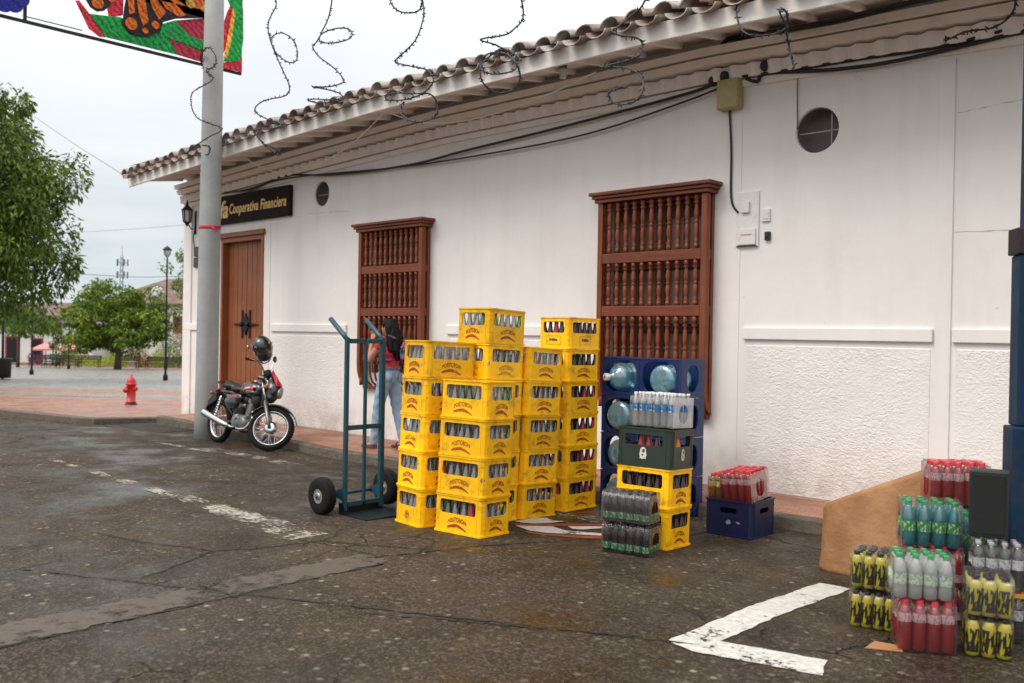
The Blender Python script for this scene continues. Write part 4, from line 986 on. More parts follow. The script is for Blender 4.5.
stack('A',(-5.55,4.822),-8,'S',5,lambda k:'clear','the stack beside the hand truck',0,lambda k:'round' if k==0 else 'std')
stack('B',(-4.957,4.93),6,'L',4,lambda k:'green' if k==3 else 'clear','the nearest stack',0,lambda k:'std')
stack('G',(-5.37,5.335),3,'S',6,lambda k:'green' if k==5 else 'clear','the tallest stack behind the nearest',4,lambda k:'faded' if k==4 else 'std')
stack('C',(-5.375,5.835),1,'S',5,lambda k:'clear','the middle stack',0,lambda k:'std',SL*1.3)
stack('D',(-5.441,6.50),0,'S',6,lambda k:'cola' if k in(0,4,5) else 'red','the rear stack by the window',0,lambda k:'black' if k==5 else 'std',SL*.3)
stack('F',(-3.85,5.80),4,'L',2,lambda k:'cola','the pile under the green crate',0,lambda k:'std')
o=REST.build('glass_bottles',RMATS); o['kind']='stuff'; tag(o,'further glass bottles filling the inside rows of the yellow crates','bottles')
# ------------------------------------------------------------------ shrink packs
M_FILM=clear('shrink_film',(.97,.97,.97),.02,.010,(.9,.9,.9),.11,1.0,26,1.4,.55)
M_FILMG=clear('grey_shrink_film',(.95,.95,.95),.03,.05,(.75,.76,.76),.2,.9,16,1.45,.6)
M_FILMR=clear('pink_shrink_film',(.97,.88,.88),.015,.05,(.85,.35,.33),.11,1.0,26,1.4,.55)
def label_mat(name,base,ink,ink2=None,sc_=(60,60,34),thr=.54):
    m,nt=newmat(name); b=NB(nt); co=b.coord()
    n=b.noise(b.n('ShaderNodeMapping',Vector=co,Scale=sc_).outputs[0],1.6,2,.5)
    c=b.mix(b.ramp(n,[(thr,0),(thr+.03,1)]),base,ink)
    if ink2:
        n2=b.noise(b.n('ShaderNodeMapping',Vector=co,Scale=sc_,Location=(3,7,1)).outputs[0],2.2,2,.5); c=b.mix(b.ramp(n2,[(thr+.06,0),(thr+.09,1)]),c,ink2)
    b.out(b.bsdf(Base__Color=c,Roughness=.35)); return m
PROF={ # body profile, cap z/r, label (z0,z1)
 'soda':dict(p=[(.022,0),(.0295,.008),(.0295,.075),(.028,.09),(.0295,.105),(.0295,.135),(.024,.168),(.014,.19),(.013,.2)],cap=(.0145,.198,.216),lab=(.025,.068),r=.0302),
 'energy':dict(p=[(.022,0),(.0285,.008),(.0285,.05),(.026,.085),(.0285,.12),(.0275,.14),(.020,.165),(.015,.175)],cap=(.0175,.174,.195),lab=(.02,.135),r=.0289),
 'milk':dict(p=[(.026,0),(.036,.01),(.036,.06),(.034,.08),(.036,.1),(.036,.15),(.030,.195),(.018,.225),(.016,.235)],cap=(.0185,.232,.258),lab=(.085,.145),r=.0368),
 'sport':dict(p=[(.026,0),(.033,.01),(.033,.13),(.0335,.17),(.030,.2),(.020,.225),(.015,.235)],cap=(.0185,.232,.262),lab=(.15,.195),r=.0342),
 'water':dict(p=[(.024,0),(.030,.008),(.029,.03),(.030,.05),(.029,.07),(.030,.09),(.030,.17),(.026,.195),(.015,.222),(.0125,.235)],cap=(.0145,.232,.25),lab=(.115,.168),r=.0308),
 'big':dict(p=[(.035,0),(.045,.012),(.045,.2),(.040,.25),(.018,.31),(.014,.33)],cap=(.016,.328,.35),lab=(.12,.2),r=.0456)}
def pack_proto(kind,mb,mc,ml):
    d=PROF[kind]; q=MB(); q.lathe(d['p'],14); bm=q.mesh('bottle',mb)
    c=d['cap']; q=MB(); q.lathe([(c[0]*.98,c[1]),(c[0],c[1]+.003),(c[0],c[2]-.003),(c[0]*.9,c[2])],12); cm=q.mesh('cap',mc)
    z0,z1=d['lab']; q=MB()
    if kind in('energy',):
        q.lathe([(d['r'],z0),(d['r'],.05),(.0266,.085),(d['r'],.12),(.0282,z1)],14,caps=False)
    elif kind=='sport': q.lathe([(.0342,z0),(.0345,.17),(.0315,z1)],14,caps=False)
    else: q.lathe([(d['r'],z0),(d['r'],z1)],14,caps=False)
    return bm,cm,q.mesh('bottle_label',ml)
def pack(label,corner,rot,nx,ny,proto,z=0,pitch=.06,hgt=.2,film=M_FILM,name='drink_pack',group=None,slope=0,tilt=None,hole='x',skip=None,sc3=None):
    """corner = near right corner on the ground; nx along local x (front row), ny to the back"""
    bm,cm,lm=proto; Wd,Dp=nx*pitch,ny*pitch
    R=M4.Rotation(-slope,4,'X')@M4.Rotation(RD(rot),4,'Z')
    if tilt: R=R@M4.Rotation(tilt[0],4,'X')@M4.Rotation(tilt[1],4,'Y')
    base=V((corner[0],corner[1],(G(corner[1])+z)+.002))+R.to_3x3()@V((-Wd/2,Dp/2,0))
    t=thing(name,label,'drink pack',base,R.to_euler(),group)
    if sc3: t.scale=sc3
    rn=random.Random(int(abs(corner[0]*1000)+z*77))
    for i in range(nx):
        for j in range(ny):
            if skip and skip(i,j): continue
            p=(-Wd/2+pitch*(i+.5)+rn.uniform(-.002,.002),-Dp/2+pitch*(j+.5)+rn.uniform(-.002,.002),.001+rn.uniform(0,.003))
            o=put('bottle',bm,t,p,(rn.uniform(-.02,.02),rn.uniform(-.025,.025),rn.uniform(-1.2,1.2)))
            if i in(0,nx-1) or j in(0,) or True:
                put('cap',cm,o); 
            if i in(0,nx-1) or j in(0,ny-1): put('bottle_label',lm,o)
    q=MB(); e=.004; x0,x1,y0,y1=-Wd/2-e,Wd/2+e,-Dp/2-e,Dp/2+e; nz=4
    rn2=random.Random(5)
    # wrap: front, top, back as one wrinkled sheet, side ends with a round opening
    nu,nv=nx*4,14
    path=[(y0,.004),(y0,.25*hgt),(y0,.5*hgt),(y0-.001,.78*hgt),(y0+.012,hgt*.92),(y0+.035,hgt+.004)]
    path+=[(y0+.035+(y1-y0-.07)*i/4,hgt+.004) for i in range(1,5)]+[(y1-.012,hgt*.92),(y1,.78*hgt),(y1,.5*hgt),(y1,.004)]
    k=len(path); vs=[]
    for i in range(nu+1):
        x=x0+(x1-x0)*i/nu
        for j,(y,zz) in enumerate(path):
            dip=-.006*abs(sin(pi*nx*i/nu)) if j in(4,5,6,7,8,9) else 0
            vs.append((x+rn2.uniform(-.002,.002),y+rn2.uniform(-.0015,.0015),zz+dip+rn2.uniform(-.002,.002)))
    q.add(vs,[(i*k+j,(i+1)*k+j,(i+1)*k+j+1,i*k+j+1) for i in range(nu) for j in range(k-1)],0,None,True)
    d=y1-y0
    hr=min(.32*d,.3*hgt)
    for s,a in ((x1,RD(90)),(x0,RD(-90))):
        q.panel(d-.004,hgt*.93,(d/2-hr,.42*hgt-hr,d/2+hr,.42*hgt+hr),hr,.0006,0,Tm((s,(y0+.002) if a>0 else (y1-.002),.004),(0,0,a)))
    q.build('shrink_film',film,t)
    return t
P_SODA=pack_proto('soda',mat('plum_soda',(.018,.007,.010),.2,0,.3,20,spec=.4),mat('dark_cap',(.02,.02,.022),.4),label_mat('green_label',(.02,.19,.045),(.50,.58,.45),(.015,.08,.02)))
P_ENER=pack_proto('energy',mat('energy_yellow',(.45,.38,.012),.3,0,.2,20),mat('black_cap',(.012,.012,.014),.4),label_mat('yellow_black_label',(.50,.41,.008),(.010,.010,.009),None,(46,46,11),.47))  # yellow is darkened so the colour itself carries the shade over these packs
P_MILK=pack_proto('milk',clear('milky_white',(.85,.87,.86),.10,.82,(.74,.76,.74),.10),mat('green_cap',(.01,.27,.07),.35),label_mat('green_blue_label',(.62,.66,.62),(.30,.52,.10),(.08,.17,.33)))
P_RED=pack_proto('sport',clear('red_drink',(.80,.05,.08),.10,.60,(.60,.030,.05),.10),mat('bright_red_cap',(.62,.03,.05),.35),label_mat('silver_label',(.50,.47,.48),(.20,.19,.22),(.55,.05,.07)))
P_TEAL=pack_proto('milk',clear('teal_drink',(.25,.78,.84),.10,.60,(.025,.40,.46),.10),mat('green_cap2',(.01,.22,.06),.35),label_mat('green_white_label',(.03,.30,.06),(.60,.66,.55),(.02,.13,.03)))
P_WATER=pack_proto('water',clear('water_bottle',(.90,.92,.94),.16,.34,(.85,.87,.90),.08,.4,60),mat('white_cap',(.70,.71,.74),.4),label_mat('blue_label',(.012,.16,.38),(.66,.70,.74),None,(30,30,18),.56))
P_BIG=pack_proto('big',clear('dark_green_bottle',(.05,.22,.10),.12,.3,(.01,.09,.04)),bpy.data.materials['green_cap'],label_mat('dark_label',(.02,.08,.04),(.2,.25,.2)))
P_AMB=pack_proto('sport',clear('amber_drink',(.75,.48,.10),.10,.5,(.36,.20,.03),.1),mat('red_cap3',(.55,.05,.04),.35),label_mat('amber_label',(.52,.42,.16),(.16,.2,.06),(.6,.55,.4)))
P_CLR=pack_proto('water',clear('grey_water_bottle',(.62,.62,.62),.08,.15,(.35,.35,.36),.1),mat('grey_cap',(.30,.30,.31),.4),label_mat('pale_label',(.6,.6,.6),(.3,.3,.35)))
pack('dark soda pack with green labels on the road, lower of two stacked',(-3.775,5.455),14,6,4,P_SODA,0,.0615,.222,M_FILM,slope=SL)
pack('dark soda pack with green labels and grey film, upper of two stacked',(-3.79,5.465),15.5,6,4,P_SODA,.227,.0605,.222,M_FILMG,slope=SL)
# dark green crate and the water on it
gc=put('bottle_crate',crate_mesh('crate',M_GREENC,CL,CW,CH,True,(.075,.165,.405,.245),(.07,.165,.302,.245),.012))
R=M4.Rotation(-SL,4,'X')@M4.Rotation(RD(4.5),4,'Z'); zg=G(5.8)+.604
gc.matrix_world=M4.Translation(V((-3.85,5.80+.026,zg))+R.to_3x3()@V((-CL/2,CW/2,0)))@R
tag(gc,'dark green bottle crate with cream emblems on top of two yellow crates','crate')
def emblem():
    q=MB(); pts=[(.030*cos(a),.032+.036*sin(a)) for a in [pi*i/10 for i in range(11)]]+[(-.036,.0),(-.028,-.004),(-.03,-.022),(-.014,-.020),(-.01,-.026),(.012,-.02),(.03,-.024),(.028,-.004),(.036,.0)]
    q.prism(pts,-.001,0); return q.mesh('emblem',M_CREAM)
EM=emblem()
for p,a,s in (((0,-CW/2-.002,.085),0,1),((CL/2+.002,0,.085),RD(90),.8)): 
    o=put('emblem',EM,gc,p,(0,0,a)); o.scale=(s*.9,1,1)
    d=MB(); d.lathe([(.001,-.0002),(.014,-.0002)],12,0,Tm((.004,-.0015,.038),(RD(90),0,0)),False,None,False); d.bx(-.012,.004,-.0018,-.0012,.0,.012); d.build('emblem_detail',M_GREENC,o)
k=0
for i,m_,nm in ((1,'red','red'),(2,'red','red'),(3,'cola','dark')):
    o=put('glass_bottle',BM[m_]); o.matrix_world=gc.matrix_world@M4.Translation((-CL/2+.12+.07*i,-CW/2+.05,.013)); tag(o,f'{nm} glass bottle seen through the long window of the dark green crate'+(' at left' if i==1 else ' in the middle' if i==2 else ' at right'),'bottle')
o=put('glass_bottle',BM['orange']); o.matrix_world=gc.matrix_world@M4.Translation((CL/2-.05,.0,.013)); tag(o,'orange bottle showing in the short window of the dark green crate','bottle')
pack('clear water bottle pack with blue labels on top of the dark green crate',(-3.868,5.835+.035),4,6,5,P_WATER,zg-G(5.87)+.3015,.0625,.236,M_FILM,slope=SL,sc3=(1,1,1.06))
# navy crate with red and amber drinks
BL_,BW_,BH_=.43,.44,.30
bc=put('bottle_crate',crate_mesh('crate',M_BLUEC,BL_,BW_,BH_,True,(.14,.19,.29,.235),(.14,.19,.30,.235),.015))
bc.location=V((-3.674,6.765,-.079))+M4.Rotation(RD(3),3,'Z')@V((-BL_/2,BW_/2,0)); bc.rotation_euler=(0,0,RD(3))
tag(bc,'navy blue crate on the road by the kerb holding red and amber drink bottles','crate')
o=MB(); o.prism([(-.04,.0),(-.02,.02),(.0,.014),(.004,-.012),(-.03,-.02)],-.0008,0); o.prism([(.05,.012),(.09,.004),(.085,-.006),(.055,.0)],-.0008,0); o.build('emblem',mat('faded_white',(.25,.27,.32),.6),bc,(0.02,-BW_/2-.002,.12))
pack('pack of red drink bottles tilted inside the navy crate',(-3.70,6.80),3,4,5,P_RED,.285,.067,.258,M_FILMR,tilt=(RD(4),RD(-4)))
pack('small pack of amber drink bottles with red caps at the left of the navy crate',(-3.985,6.80),3,2,4,P_AMB,.235,.060,.25,M_FILMR)
# ------------------------------------------------------------------ right foreground packs
M_FILMK=clear('dusky_film',(.92,.92,.92),.015,.02,(.5,.5,.5),.2,.9,16,1.4,.4)
yl=(-1.80,4.99)
pack('yellow and black energy drink pack on the road beside the red pack and scrap',(yl[0],yl[1]),12,5,4,P_ENER,0,.058,.198,M_FILMK)
pack('yellow and black energy drink pack, upper one beside the milky bottles',(yl[0],yl[1]+.01),11,5,4,P_ENER,.212,.058,.198,M_FILM)
rp=(-1.50,4.83)
pack('red drink pack on the road under the milky white bottles',(rp[0],rp[1]),31,4,3,P_RED,0,.066,.262,M_FILMR,sc3=(1,1,.965))
pack('milky white bottle pack with green caps on top of a red pack',(rp[0]-.0,rp[1]+.0),31,4,3,P_MILK,.258,.0745,.258,M_FILM,sc3=(.93,.93,.87))
P_REDS=pack_proto('soda',bpy.data.materials['red_drink'],bpy.data.materials['bright_red_cap'],bpy.data.materials['silver_label'])
tc=(-1.66,5.455)
pack('red drink pack on the road under another red pack at the back',tc,28,5,4,P_REDS,0,.061,.205,M_FILMK)
pack('short red drink pack showing under the teal pack above the milky bottles',tc,28,5,4,P_REDS,.21,.061,.205,M_FILMR)
pack('teal drink pack with green caps resting on the short red packs',(tc[0]-.01,tc[1]-.005),28,4,3,P_TEAL,.42,.077,.258,M_FILM)
t2=(-1.50,5.70)
pack('dark green bottle pack standing on the road under the teal pack by the box',t2,30,3,3,P_BIG,0,.092,.352,M_FILMK)
pack('teal drink pack low beside the matt black box',(t2[0]-.02,t2[1]-.01),30,3,3,P_TEAL,.357,.077,.258,M_FILM)
t3=(-1.72,6.0)
pack('tall dark green bottle pack on the road behind the teal packs',t3,35,4,3,P_BIG,0,.09,.352,M_FILMK)
pack('teal drink pack hidden at the back under the topmost red pack',t3,35,4,3,P_TEAL,.357,.077,.258,M_FILMK)
pack('red drink pack, topmost one against the cardboard sheet',(t3[0]+.03,t3[1]+.01),35,5,3,P_RED,.612,.067,.262,M_FILMR)
yr=(-1.235,4.98)
pack('yellow and black energy drink pack on the road under the dusty one',(yr[0]-.06,yr[1]-.025),22,3,4,P_ENER,0,.058,.198,M_FILMK,sc3=(1.18,1.1,1.0))
pack('yellow and black energy drink pack with dusty film beside the clear packs',(yr[0]-.06,yr[1]-.02),21,3,4,P_ENER,.203,.058,.198,M_FILMG,sc3=(1.18,1.1,1.0))
cc=(-1.325,5.345)
pack('clear bottle pack on the road under the orange tray',cc,25,4,3,P_CLR,0,.0605,.236,M_FILMK)
pack('clear bottle pack on the orange tray under the black box',cc,25,4,3,P_CLR,.265,.0605,.236,M_FILMK)
o=MB(); o.bx(-.125,.125,-.095,.095,0,.02); tag(o.build('cardboard_tray',mat('orange_tray',(.50,.22,.03),.6),None,(cc[0]-.147,cc[1]+.031,.243-.025),(0,0,RD(25))),'flat orange tray between the two clear bottle packs','tray')
bx=thing('speaker_box','matt black rectangular box standing on the clear packs beside the blue post','speaker box',(cc[0]-.20,cc[1]+.06,.507),(0,0,RD(15)))
q=MB(); q.bx(-.095,.095,-.06,.07,0,.36); q.build('box',mat('black_box_paint',(.012,.012,.013),.55,0,.3,8,.2,70),bx,bevel=.008)
q=MB(); q.bx(-.08,.08,-.067,-.061,.02,.34); q.build('front_panel',mat('black_mesh',(.008,.008,.009),.8,0,.3,60,.8,240),bx,bevel=.003)
po=thing('steel_post','tall blue painted steel post with a sleeve and brown bracket beside the cardboard','post',(-1.53,6.10,G(6.1)),(0,0,RD(35)))
M_BLUEP=mat('blue_post_paint',(.004,.026,.060),.5,0,.3,3,.15,30,spec=.25,dirt=((.05,.03,.02),.5))
q=MB(); q.bx(-.035,.095,-.05,.05,2.302,5.2); q.build('upper_post',M_BLUEP,po,bevel=.008)
q=MB(); q.bx(-.07,.105,-.07,.07,1.12,2.14); q.build('middle_post',M_BLUEP,po,bevel=.01)
q=MB(); q.bx(-.095,.12,-.085,.085,0,1.118); q.build('sleeve',M_BLUEP,po,bevel=.012)
q=MB(); q.bx(-.088,.125,-.08,.08,2.142,2.30); q.build('bracket',mat('rust_bracket',(.022,.014,.014),.6,.2,.3,12),po,bevel=.008)
# cardboard
m,nt=newmat('brown_cardboard'); b=NB(nt); co=b.coord()
c0=b.mix(b.ramp(b.noise(co,3.5,6,.65),[(.35,0),(.7,1)]),(.28,.128,.050),(.39,.20,.085)); c0=b.mix(b.math('MULTIPLY',b.ramp(b.noise(co,9,5,.7),[(.55,0),(.75,1)]),.5),c0,(.17,.08,.035))
b.out(b.bsdf(Base__Color=c0,Roughness=.7,Normal=b.bump(b.math('MULTIPLY_ADD',b.noise(co,16,4,.6),1.6,b.math('MULTIPLY',b.n('ShaderNodeTexWave',_bands_direction='X',Vector=co,Scale=22.,Distortion=.6).outputs['Fac'],.12)),.55,.012)))
M_CARD=m
def lerp_(t,u):
    for (a,x),(c,y) in zip(t,t[1:]):
        if u<=c: return x+(y-x)*(u-a)/(c-a)
    return t[-1][1]
def cardf(u,v):
    x=-2.97+1.47*u; 
    top=lerp_([(0,.38),(.64,.90),(.70,.90),(.86,.80),(.90,.84),(.965,1.22),(1,1.02)],u)
    y=6.02+.16*u+.20*v*(.3+u)+.05*sin(3.0*u+1)
    z=G(y)+.006+top*v*(1-.08*u)
    if u<.20:
        k=(.20-u)/.20; y+=.26*k*k; x+=.10*k*k-.02*k
    y+=.012*max(0,1-abs(u-.38-.25*v)/.03)-.010*max(0,1-abs(u-.62+.1*v)/.025)+.006*sin(31*u+3*v)*sin(7*v)
    y+=.012*sin(9*u+4*v)
    return (x+.06*v*u,y,z)
q=MB(); q.grid(64,18,cardf); o=q.build('cardboard_sheet',M_CARD); s=o.modifiers.new('s','SOLIDIFY'); s.thickness=.006
tag(o,'large curled brown cardboard sheet propped up behind the drink packs','cardboard')
q=MB(); q.add([(-1.86,4.60,.006),(-1.70,4.68,.006),(-1.735,4.75,.012),(-1.85,4.70,.02)],[(0,1,2,3)]); o=q.build('cardboard_scrap',M_CARD); s=o.modifiers.new('s','SOLIDIFY'); s.thickness=.004
tag(o,'torn scrap of brown cardboard on the road beside the red pack','cardboard scrap')
# ------------------------------------------------------------------ blue jug rack with water jugs
rk=thing('jug_rack','blue plastic rack of four tiers holding big water jugs before the second window','jug rack',(-4.545,7.00,-.078),(0,0,RD(-2)))
M_RACK=mat('blue_rack_plastic',(.004,.024,.115),.38,0,.2,5,.1,16,dirt=((.01,.015,.04),.4))
RW,RD_,TH=.90,.40,.3625
for t in range(4):
    q=MB(); z=t*TH
    for c in (0,1):
        q.panel(RW/2-.004,TH-.006,(.034,.026,RW/2-.038,TH-.034),.12,.02,0,Tm((-RW+RW/2*c+.002,0,z+.002)))
    for x,a,yy in ((0,RD(90),.022),(-RW,RD(-90),RD_)):
        q.panel(RD_-.024,TH-.006,(.10,.05,RD_-.12,TH-.06),.09,.018,0,Tm((x,yy,z+.002),(0,0,a)))
    q.bx(-RW+.02,-.02,.024,RD_-.002,z+.002,z+.022); q.bx(-RW/2-.008,-RW/2+.008,.024,RD_-.002,z+.024,z+TH-.006)
    q.bx(-RW+.01,-.01,RD_+.002,RD_+.012,z+.02,z+TH-.02)
    q.bx(-RW,0,-.004,.0-.0005,z+TH-.022,z+TH-.008)
    q.bx(-RW+.02,-.02,RD_-.022,RD_-.004,z+.024,z+.10)
    q.build('rack_tier',M_RACK,rk,bevel=.003)
M_JUG=clear('blue_jug_plastic',(.55,.86,.97),.12,.52,(.30,.68,.86),.08)
JP=[(.001,-.012),(.09,-.010),(.125,.0),(.135,.02),(.135,.07),(.127,.08),(.127,.095),(.135,.105),(.135,.17),(.127,.18),(.127,.195),(.135,.205),(.135,.27),(.12,.31),(.06,.36),(.032,.375),(.028,.42)]
q=MB(); q.lathe(JP,32); JUG=q.mesh('jug_body',M_JUG)
q=MB(); q.lathe([(.034,.395),(.036,.40),(.036,.435),(.030,.44),(.001,.44)],18); JCAP=q.mesh('cap',mat('white_jug_cap',(.72,.71,.68),.45))
q=MB(); q.lathe([(.001,.4408),(.012,.4408)],12,0,None,False,None,False); JDOT=q.mesh('cap_mark',M_IRON)
pos=['left','right']
for t in range(4):
    for c in (0,1):
        flip=(t==3 and c==0)
        tn=['bottom','second','third','top'][t]
        j=thing('water_jug',f'blue water jug in the {pos[c]} bay of the {tn} rack tier'+(', white cap out' if flip else ''),'water jug',group='water jugs in the blue rack')
        loc=V((-RW*.75+RW/2*c+(.045 if c else 0),(.0 if not flip else .345),t*TH+.026+.1385)); rt_=(RD(-90),0,0) if not flip else (RD(90),0,0)
        Mx=M4.Translation(rk.location)@M4.Rotation(RD(-2),4,'Z')@Tm(loc,rt_)
        if flip: Mx=M4.Translation(rk.location)@M4.Rotation(RD(-2),4,'Z')@Tm(loc+V((-.0,-.0,.0)),(RD(90),0,RD(-17)))
        else: Mx=Mx@M4.Translation((0,0,-.03+.02*((t+c)%2)))
        j.matrix_world=Mx
        put('jug_body',JUG,j); cp=put('cap',JCAP,j); put('cap_mark',JDOT,cp)
# ------------------------------------------------------------------ hand truck
M_TEALP=mat('teal_truck_paint',(.005,.060,.088),.42,0,.25,5,.12,30,dirt=((.02,.025,.027),.5))
M_RUB=mat('black_rubber',(.009,.0085,.008),.8,0,.3,20,.3,90,spec=.2)
M_STEEL=mat('worn_steel',(.42,.41,.39),.4,.8,.25,18)
ht=thing('hand_truck','teal blue steel hand truck with two black wheels standing empty beside the crates','hand truck',(-6.40,4.92,-.003))
ya,yb=-.20,.185
for y,w_ in ((ya,.034),(yb,.042)):
    q=MB(); q.bx(-w_/2,w_/2,y-w_/2,y+w_/2,.03,1.515); q.build('upright',M_TEALP,ht,bevel=.004)
    q=MB(); q.tube([(-.004,y,1.50),(-.05,y,1.535),(-.245,y,1.675)],[.020,.022,.022],10); q.build('handle',M_TEALP,ht)
q=MB(); q.bx(-.013,.013,0-.013,.013,.09,1.47); q.build('middle_bar',M_TEALP,ht,bevel=.004)
for z,x in ((1.485,0),(.74,.0),(.085,.0)):
    q=MB(); q.bx(x-.016,x+.016,ya+.024,-.018,z-.02,z+.02); q.bx(x-.016,x+.016,.018,yb-.024,z-.02,z+.02); q.build('cross_bar',M_TEALP,ht,bevel=.003)
q=MB(); q.bx(-.03,.36,-.24,.235,.005,.013); q.bx(-.034,-.024,-.24,.235,.0,.10); q.add([(-.02,s,z) for s in(ya-.03,) for z in (.014,)]+[(.10,ya-.03,.014),(-.02,ya-.03,.10)],[(0,1,2)]); q.build('toe_plate',mat('wet_worn_plate',(.012,.022,.026),.35,.3,.5,9,.2,40),ht,bevel=.002)
q=MB(); q.tube([(-.13,-.40,.158),(-.13,.42,.158)],.014,8)
for y in (ya,yb): q.add([(-.02,y-.006,.11),(-.02,y-.006,.23),(-.15,y-.006,.175),(-.15,y-.006,.14),(-.02,y+.006,.11),(-.02,y+.006,.23),(-.15,y+.006,.175),(-.15,y+.006,.14)],[(0,1,2,3),(7,6,5,4),(0,4,5,1),(1,5,6,2),(2,6,7,3),(3,7,4,0)])
q.build('axle',M_TEALP,ht)
for y in (-.34,.36):
    w_=thing('wheel','',''); del w_['label']; del w_['category']; w_.parent=ht; w_.location=(-.13,y,.160); w_.rotation_euler=(RD(90),0,0)
    q=MB(); pr=[(.060,-.045),(.09,-.052),(.135,-.05),(.155,-.036),(.1575,-.018),(.152,-.015),(.152,-.010),(.1585,-.008),(.1585,.008),(.152,.010),(.152,.015),(.1575,.018),(.155,.036),(.135,.05),(.09,.052),(.060,.045)]
    q.lathe(pr,32,caps=False); q.build('tyre',M_RUB,w_)
    q=MB(); q.lathe([(.064,-.044),(.060,-.046),(.054,-.03),(.040,-.02),(.03,-.035),(.03,-.05),(.012,-.055),(.012,.055),(.03,.05),(.03,.035),(.040,.02),(.054,.03),(.060,.046),(.064,.044)],24,caps=True)
    for i in range(5):
        a=2*pi*i/5; 
        for s in(-1,1): q.lathe([(.007,0),(.007,s*.008),(.001,s*.008)],6,0,Tm((.052*cos(a),.052*sin(a),s*.022)))
    q.build('rim',M_STEEL,w_)
# ------------------------------------------------------------------ motorcycle
M_MBLK=mat('gloss_black_paint',(.012,.012,.013),.22,0,.2,6,spec=.6,coat=.5)
M_MRED=mat('red_decal_paint',(.62,.02,.05),.28,0,.2,12,coat=.4)
M_MWHT=mat('white_decal',(.65,.63,.62),.3,0,.1,12)
M_CHR=mat('chrome',(.62,.62,.62),.16,1.0,.15,20)
M_ALU=mat('cast_aluminium',(.22,.22,.22),.42,.85,.3,20,.2,70)
M_SEAT=mat('black_vinyl',(.017,.017,.018),.5,0,.2,12,.15,120)
M_BPL=mat('black_moulding',(.014,.014,.015),.55,0,.2,12)
mc=thing('motorcycle','black and red motorcycle parked by the kerb with its front wheel turned','motorcycle')
mc.matrix_world=M4.Translation((-11.66,6.80,-.08))@M4.Rotation(RD(0),4,'Z')@M4.Rotation(RD(-7),4,'X')@M4.Scale(1.03,4)
FA=V((.655,0,.30)); RA=V((-.645,0,.295))
def wheel(parent,loc,rot,R,wd,disc):
    w_=thing('wheel','',''); del w_['label']; del w_['category']; w_.parent=parent; w_.matrix_local=M4.Translation(loc)@rot@M4.Rotation(RD(90),4,'X')
    q=MB(); h=wd/2; q.lathe([(R-.075,-h*.55),(R-.05,-h*.9),(R-.03,-h),(R-.008,-h*.7),(R,-h*.3),(R,h*.3),(R-.008,h*.7),(R-.03,h),(R-.05,h*.9),(R-.075,h*.55)],44,caps=False)
    n=52
    for i in range(n):
        a=2*pi*i/n; 
        for s in(-1,1): q.box((0,0,0),(.010,.020,.016),0,Tm(((R-.001)*cos(a+s*.03),(R-.001)*sin(a+s*.03),s*h*.38),(0,0,a)))
    q.build('tyre',M_RUB,w_)
    q=MB(); q.lathe([(R-.066,-h*.62),(R-.075,-h*.62),(R-.088,-h*.35),(R-.092,0),(R-.088,h*.35),(R-.075,h*.62),(R-.066,h*.62),(R-.075,h*.4),(R-.082,0),(R-.075,-h*.4),(R-.066,-h*.62)],44,caps=False); q.build('rim',M_CHR,w_)
    q=MB()
    for i in range(36):
        a=2*pi*i/36; s=1 if i%2 else -1; off=.32*(1 if (i//2)%2 else -1)
        q.tube([(.055*cos(a+off*1.6),.055*sin(a+off*1.6),s*.03),((R-.088)*cos(a),(R-.088)*sin(a),s*.004)],.0028,4,cap=False)
    q.build('spokes',M_CHR,w_)
    q=MB(); q.lathe([(.015,-.075),(.02,-.06),(.062,-.05),(.066,-.03),(.035,-.02),(.035,.02),(.066,.03),(.062,.05),(.02,.06),(.015,.075)],24); q.build('hub',M_ALU,w_)
    if disc:
        q=MB(); q.lathe([(.045,.052),(.085,.055),(.085,.060),(.03,.066),(.001,.068)],28); q.build('brake_cover',M_CHR,w_)
    return w_
I4=M4.Identity(4)
wheel(mc,RA,I4,.298,.105,False)
# front assembly rotates about the steering axis
HP=V((.345,0,.88)); AX=(HP-FA-V((-.06,0,0))*0).normalized(); rake=V((-.44,0,.9)).normalized()
ST=M4.Translation(HP)@M4.Rotation(RD(46),4,rake)@M4.Translation(-HP)
fa=thing('front_fork','',''); del fa['label']; del fa['category']; fa.parent=mc; fa.matrix_local=ST
fw_=wheel(fa,FA,I4,.302,.095,True)
for s in (-1,1):
    y=s*.085
    q=MB(); t0=V((FA.x-.012,y,FA.z)); t1=t0+rake*.36; t2=t0+rake*.68
    q.tube([t0-rake*.02,t0+rake*.08,t1],[.022,.026,.025],12,0); q.build('fork_slider',M_ALU,fa)
    q=MB(); q.tube([t1,t2],.0165,12); q.build('fork_tube',M_CHR,fa)
q=MB()
def fend(u,v):
    a=RD(22)+RD(136)*u; r=.338; w2=.066*(1-.25*abs(2*u-1)); yy=-w2+2*w2*v; 
    return (FA.x+r*cos(a)*(1-.10*abs(2*v-1)**2*0)-.0,yy,FA.z+(r-.03*(2*v-1)**2)*sin(a))
q.grid(26,8,fend); o=q.build('front_fender',M_MBLK,fa); s_=o.modifiers.new('s','SOLIDIFY'); s_.thickness=.005
